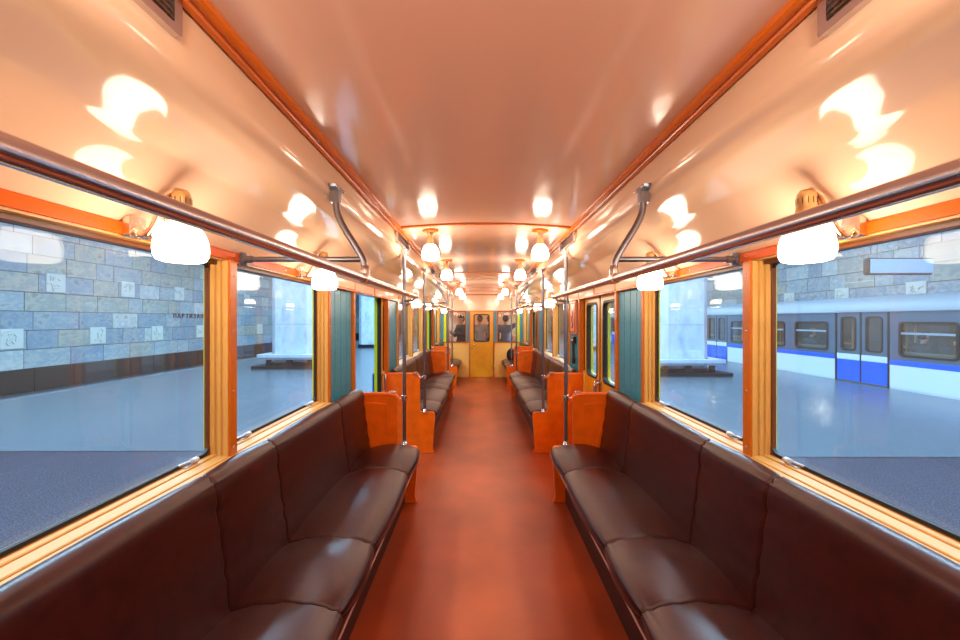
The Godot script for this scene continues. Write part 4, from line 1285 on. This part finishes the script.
func station_things() -> void:
	# columns with benches round them
	var cols := [[-6.55, 14.5, "near marble column with a bench round its foot on the stone wall side"], [-6.55, 24.5, "far marble column seen through the open doorway on the stone wall side"], [6.15, 12.75, "near marble column with a bench round its foot on the blue train side"], [6.15, 22.7, "far marble column on the blue train side"]]
	for k in 4:
		var x: float = cols[k][0]
		var d: float = cols[k][1]
		var o := struct("column_%d" % (k + 1), cols[k][2], Vector3(x, PLAT, -d))
		var h := 0.74
		var c := 0.2
		var p := PackedVector2Array([Vector2(-h + c, -h), Vector2(h - c, -h), Vector2(h, -h + c), Vector2(h, h - c), Vector2(h - c, h), Vector2(-h + c, h), Vector2(-h, h - c), Vector2(-h, -h + c)])
		var T := Transform3D(Basis(Vector3(1, 0, 0), Vector3(0, 0, 1), Vector3(0, 1, 0)), Vector3(x, 0, -d))
		put("foot", Geo.new().prism(p, PLAT, 0.14, T.scaled_local(Vector3(1.06, 1.06, 1)), 10.0), M.dark_stone, o)
		var y := 0.14
		for j in 4:
			put("facing_block", Geo.new().prism(p, y + 0.004, y + 1.31, T, 10.0), M.marble, o)
			y += 1.315
		if d < 20.0:
			var b := thing("column_bench", "pale stone bench round the foot of the near column on the %s" % side_word[-1 if x < 0 else 1], "bench", Vector3(x, PLAT, -d))
			var out := rrect(-1.05, -1.05, 1.05, 1.05, 0.1, 3)
			var inn := rrect(-0.755, -0.755, 0.755, 0.755, 0.02, 3)
			put("seat_slab", Geo.new().ring(out, inn, 0.33, 0.43, T), M.marble, b)
			put("under_slab", Geo.new().ring(rrect(-0.98, -0.98, 0.98, 0.98, 0.06, 3), inn, 0.26, 0.33, T), M.marble, b)
			put("plinth", Geo.new().ring(rrect(-1.16, -1.16, 1.16, 1.16, 0.05, 3), rrect(-0.79, -0.79, 0.79, 0.79, 0.02, 3), PLAT, 0.05, T), M.dark_stone, b)
			for u in [-1.0, 1.0]:
				for q in [-0.7, 0.0, 0.7]:
					put("support", Geo.new().box(Vector3(x + q - 0.07, 0.05, -d + u * 0.86 - 0.06), Vector3(x + q + 0.07, 0.26, -d + u * 0.86 + 0.06), 0.01), M.dark_stone, b)
				put("support", Geo.new().box(Vector3(x + u * 0.86 - 0.06, 0.05, -d - 0.07), Vector3(x + u * 0.86 + 0.06, 0.26, -d + 0.07), 0.01), M.dark_stone, b)
	# the station's name in dark letters on the stone wall
	var n := thing("station_name", "dark metal letters of the station name on the blue-grey stone wall", "lettering", Vector3(-WALLX, 1.7, -17.0))
	var font := SystemFont.new()
	font.font_names = PackedStringArray(["Droid Sans"])
	var txt := "ПАРТИЗАНСКАЯ"
	for k in txt.length():
		var tm := TextMesh.new()
		tm.text = txt[k]
		tm.font = font
		tm.font_size = 38
		tm.pixel_size = 0.0075
		tm.depth = 0.02
		share("letter", tm, M.letter_metal, n, Vector3(-WALLX + 0.025, 1.785, -16.95 - k * 0.236), Basis(Vector3.UP, PI / 2))
	# hanging sign box
	var b := thing("hanging_sign", "blank pale blue sign box hanging on two rods above the platform edge", "sign", Vector3(8.3, 2.85, -8.0))
	var sx := 8.32
	put("box", Geo.new().box(Vector3(sx - 0.66, 2.50, -8.07), Vector3(sx + 0.66, 2.84, -7.95), 0.03), M.black_metal, b)
	put("face_panel", Geo.new().box(Vector3(sx - 0.61, 2.53, -7.96), Vector3(sx + 0.64, 2.81, -7.935), 0.012), M.sign_face, b)
	for x in [-0.42, 0.42]:
		put("rod", Geo.new().tube([Vector3(sx + x, 2.84, -8.01), Vector3(sx + x, 5.4, -8.01)], 0.012, 8), M.worn_steel, b)

func other_train() -> void:
	var X := 9.8
	var d0 := 3.4
	var d1 := 34.0
	var o := thing("metro_train", "grey and white metro train with a blue stripe at the far platform", "train", Vector3(X + 1.3, PLAT, -12))
	var doors := [4.05, 10.35, 16.65, 22.95, 29.2]
	var wins := []
	for k in doors.size() - 1:
		var g: float = (doors[k + 1] - doors[k] - 1.5) / 3.0
		for j in 3:
			var c: float = doors[k] + 0.75 + g * (j + 0.5)
			wins.append([c, g * 0.36])
	# lower body, stripe and the upper band cut round the doors and windows
	var from := d0
	for k in doors.size() + 1:
		var to: float = (doors[k] - 0.72) if k < doors.size() else d1
		put("lower_panel", Geo.new().box(Vector3(X, -0.6, -to), Vector3(X + 0.06, 0.53, -from), 0.004), M.train_white, o)
		put("stripe", Geo.new().box(Vector3(X - 0.004, 0.53, -to), Vector3(X + 0.06, 0.65, -from), 0.002), M.train_blue, o)
		put("band_below", Geo.new().box(Vector3(X, 0.65, -to), Vector3(X + 0.06, 0.76, -from), 0.002), M.train_grey, o)
		put("band_above", Geo.new().box(Vector3(X, 1.54, -to), Vector3(X + 0.06, 1.80, -from), 0.002), M.train_grey, o)
		var a: float = from
		for w in wins:
			if w[0] > from and w[0] < to:
				put("pier", Geo.new().box(Vector3(X, 0.76, -w[0] + w[1]), Vector3(X + 0.06, 1.54, -a), 0.002), M.train_grey, o)
				a = w[0] + w[1]
		put("pier", Geo.new().box(Vector3(X, 0.76, -to), Vector3(X + 0.06, 1.54, -a), 0.002), M.train_grey, o)
		if k < doors.size():
			from = doors[k] + 0.72
	var A := across(1)
	for w in wins:
		var f := put("window", Geo.new().ring(rrect(-w[0] - w[1] - 0.02, 0.74, -w[0] + w[1] + 0.02, 1.56, 0.10, 4), rrect(-w[0] - w[1] + 0.035, 0.79, -w[0] + w[1] - 0.035, 1.51, 0.07, 4), X - 0.02, X + 0.04, A), M.rubber, o)
		put("pane", Geo.new().prism(rrect(-w[0] - w[1], 0.77, -w[0] + w[1], 1.53, 0.09, 4), X + 0.012, X + 0.018, A), M.pane, f)
		put("vent_bar", Geo.new().box(Vector3(X - 0.012, 1.26, -w[0] - w[1] + 0.03), Vector3(X + 0.03, 1.31, -w[0] + w[1] - 0.03), 0.004), M.train_roof, f)
	for c in doors:
		for e in [-1.0, 1.0]:
			var a: float = -c + minf(0.008 * e, 0.69 * e)
			var b: float = a + 0.682
			var lf := put("door", Geo.new().ring(rrect(a, 0.0, b, 1.80, 0.01, 4), rrect(a + 0.15, 0.82, b - 0.15, 1.66, 0.06, 4), X + 0.01, X + 0.05, A), M.train_grey, o)
			put("white_band", Geo.new().box(Vector3(X - 0.002, 0.55, a + 0.006), Vector3(X + 0.02, 0.70, b - 0.006), 0.002), M.train_white, lf)
			put("blue_panel", Geo.new().box(Vector3(X - 0.002, 0.0, a + 0.006), Vector3(X + 0.02, 0.548, b - 0.006), 0.002), M.train_blue, lf)
			put("gasket", Geo.new().ring(rrect(a + 0.12, 0.79, b - 0.12, 1.69, 0.08, 4), rrect(a + 0.16, 0.83, b - 0.16, 1.65, 0.06, 4), X - 0.008, X + 0.055, A), M.rubber, lf)
			put("pane", Geo.new().prism(rrect(a + 0.15, 0.82, b - 0.15, 1.66, 0.06, 4), X + 0.025, X + 0.031, A), M.pane, lf)
			put("edge", Geo.new().box(Vector3(X - 0.004, 0.0, -c - 0.012 + e * 0.012), Vector3(X + 0.05, 1.80, -c + 0.012 + e * 0.012), 0.003), M.rubber, lf)
		put("door_frame", Geo.new().ring(rrect(-c - 0.735, -0.06, -c + 0.735, 1.84, 0.02, 4), rrect(-c - 0.692, -0.03, -c + 0.692, 1.802, 0.01, 4), X - 0.012, X + 0.05, A), M.black_metal, o)
	put("roof", Geo.new().prism(sheet(spline([Vector2(X, 1.80), Vector2(X + 0.02, 1.90), Vector2(X + 0.12, 2.04), Vector2(X + 0.34, 2.15), Vector2(X + 0.8, 2.23), Vector2(X + 1.3, 2.26), Vector2(X + 1.8, 2.23), Vector2(X + 2.3, 2.15), Vector2(X + 2.55, 2.0), Vector2(X + 2.6, 1.80)], 3), -0.04), -d1, -d0), M.train_roof, o)
	put("gutter", Geo.new().box(Vector3(X - 0.03, 1.80, -d1), Vector3(X + 0.03, 1.835, -d0), 0.005), M.train_roof, o)
	put("floor", Geo.new().box(Vector3(X, -0.1, -d1), Vector3(X + 2.6, 0.0, -d0), 0.0), M.train_grey, o)
	put("far_wall", Geo.new().box(Vector3(X + 2.54, 0.0, -d1), Vector3(X + 2.6, 1.80, -d0), 0.0), M.train_inside, o)
	for d in [d0, d1]:
		put("end_wall", Geo.new().box(Vector3(X + 0.01, -0.6, -d - 0.03), Vector3(X + 2.59, 2.0, -d + 0.03), 0.01), M.train_grey, o)
	for k in doors.size() - 1:
		var a: float = doors[k] + 0.8
		var b: float = doors[k + 1] - 0.8
		put("bench_seat", Geo.new().box(Vector3(X + 0.08, 0.38, -b), Vector3(X + 0.52, 0.46, -a), 0.02), M.train_seat, o)
		put("bench_back", Geo.new().box(Vector3(X + 0.07, 0.46, -b), Vector3(X + 0.14, 0.86, -a), 0.02), M.train_seat, o)
		put("bench_seat", Geo.new().box(Vector3(X + 2.05, 0.38, -b), Vector3(X + 2.5, 0.46, -a), 0.02), M.train_seat, o)
		put("bench_back", Geo.new().box(Vector3(X + 2.44, 0.46, -b), Vector3(X + 2.53, 0.95, -a), 0.02), M.train_seat, o)
		for d in [a, b]:
			for x in [0.55, 2.05]:
				put("grab_rail", Geo.new().tube([Vector3(X + x, 0.0, -d), Vector3(X + x, 2.05, -d)], 0.02, 8), M.yellow_rail, o)
			put("grab_rail", Geo.new().tube([Vector3(X + 0.12, 0.95, -d), Vector3(X + 0.55, 0.95, -d)], 0.02, 8), M.yellow_rail, o)
	for d in [6.8, 13.0, 19.0]:
		var l := OmniLight3D.new()
		l.name = "cabin_light"
		l.light_color = Color(1.0, 0.97, 0.90)
		l.light_energy = 0.8
		l.light_size = 0.1
		l.omni_range = 20.0
		l.omni_attenuation = 2.0
		l.shadow_enabled = true
		var lm := put("ceiling_light", Geo.new().lathe([Vector2(0, -0.03), Vector2(0.12, -0.02), Vector2(0.15, 0.03), Vector2(0.15, 0.16)], Transform3D(Basis(), Vector3(X + 1.3, 2.08, -d)), 16), M.tube_glow, o)
		o.add_child(l, true)
		l.position = Vector3(X + 1.3, 2.0, -d) - org[o]
	for q in [[8.55, Color(0.05, 0.05, 0.06), 0.0, "near train window, nearer of the two there"], [9.2, Color(0.10, 0.10, 0.09), 0.0, "near train window, nearest the train doors"], [11.5, Color(0.06, 0.07, 0.09), 0.0, "first train window beyond its near doors"], [12.3, Color(0.16, 0.16, 0.17), 0.0, "same train window, farther from the near doors"]]:
		person("seated passenger in dark clothes, back to the %s" % q[3], Vector3(X + 0.36, 0.0, -q[0]), -PI / 2, {"top": q[1]}, {"l": Vector3(-0.12, 0.97, -0.30), "r": Vector3(0.12, 0.97, -0.30)}, true)
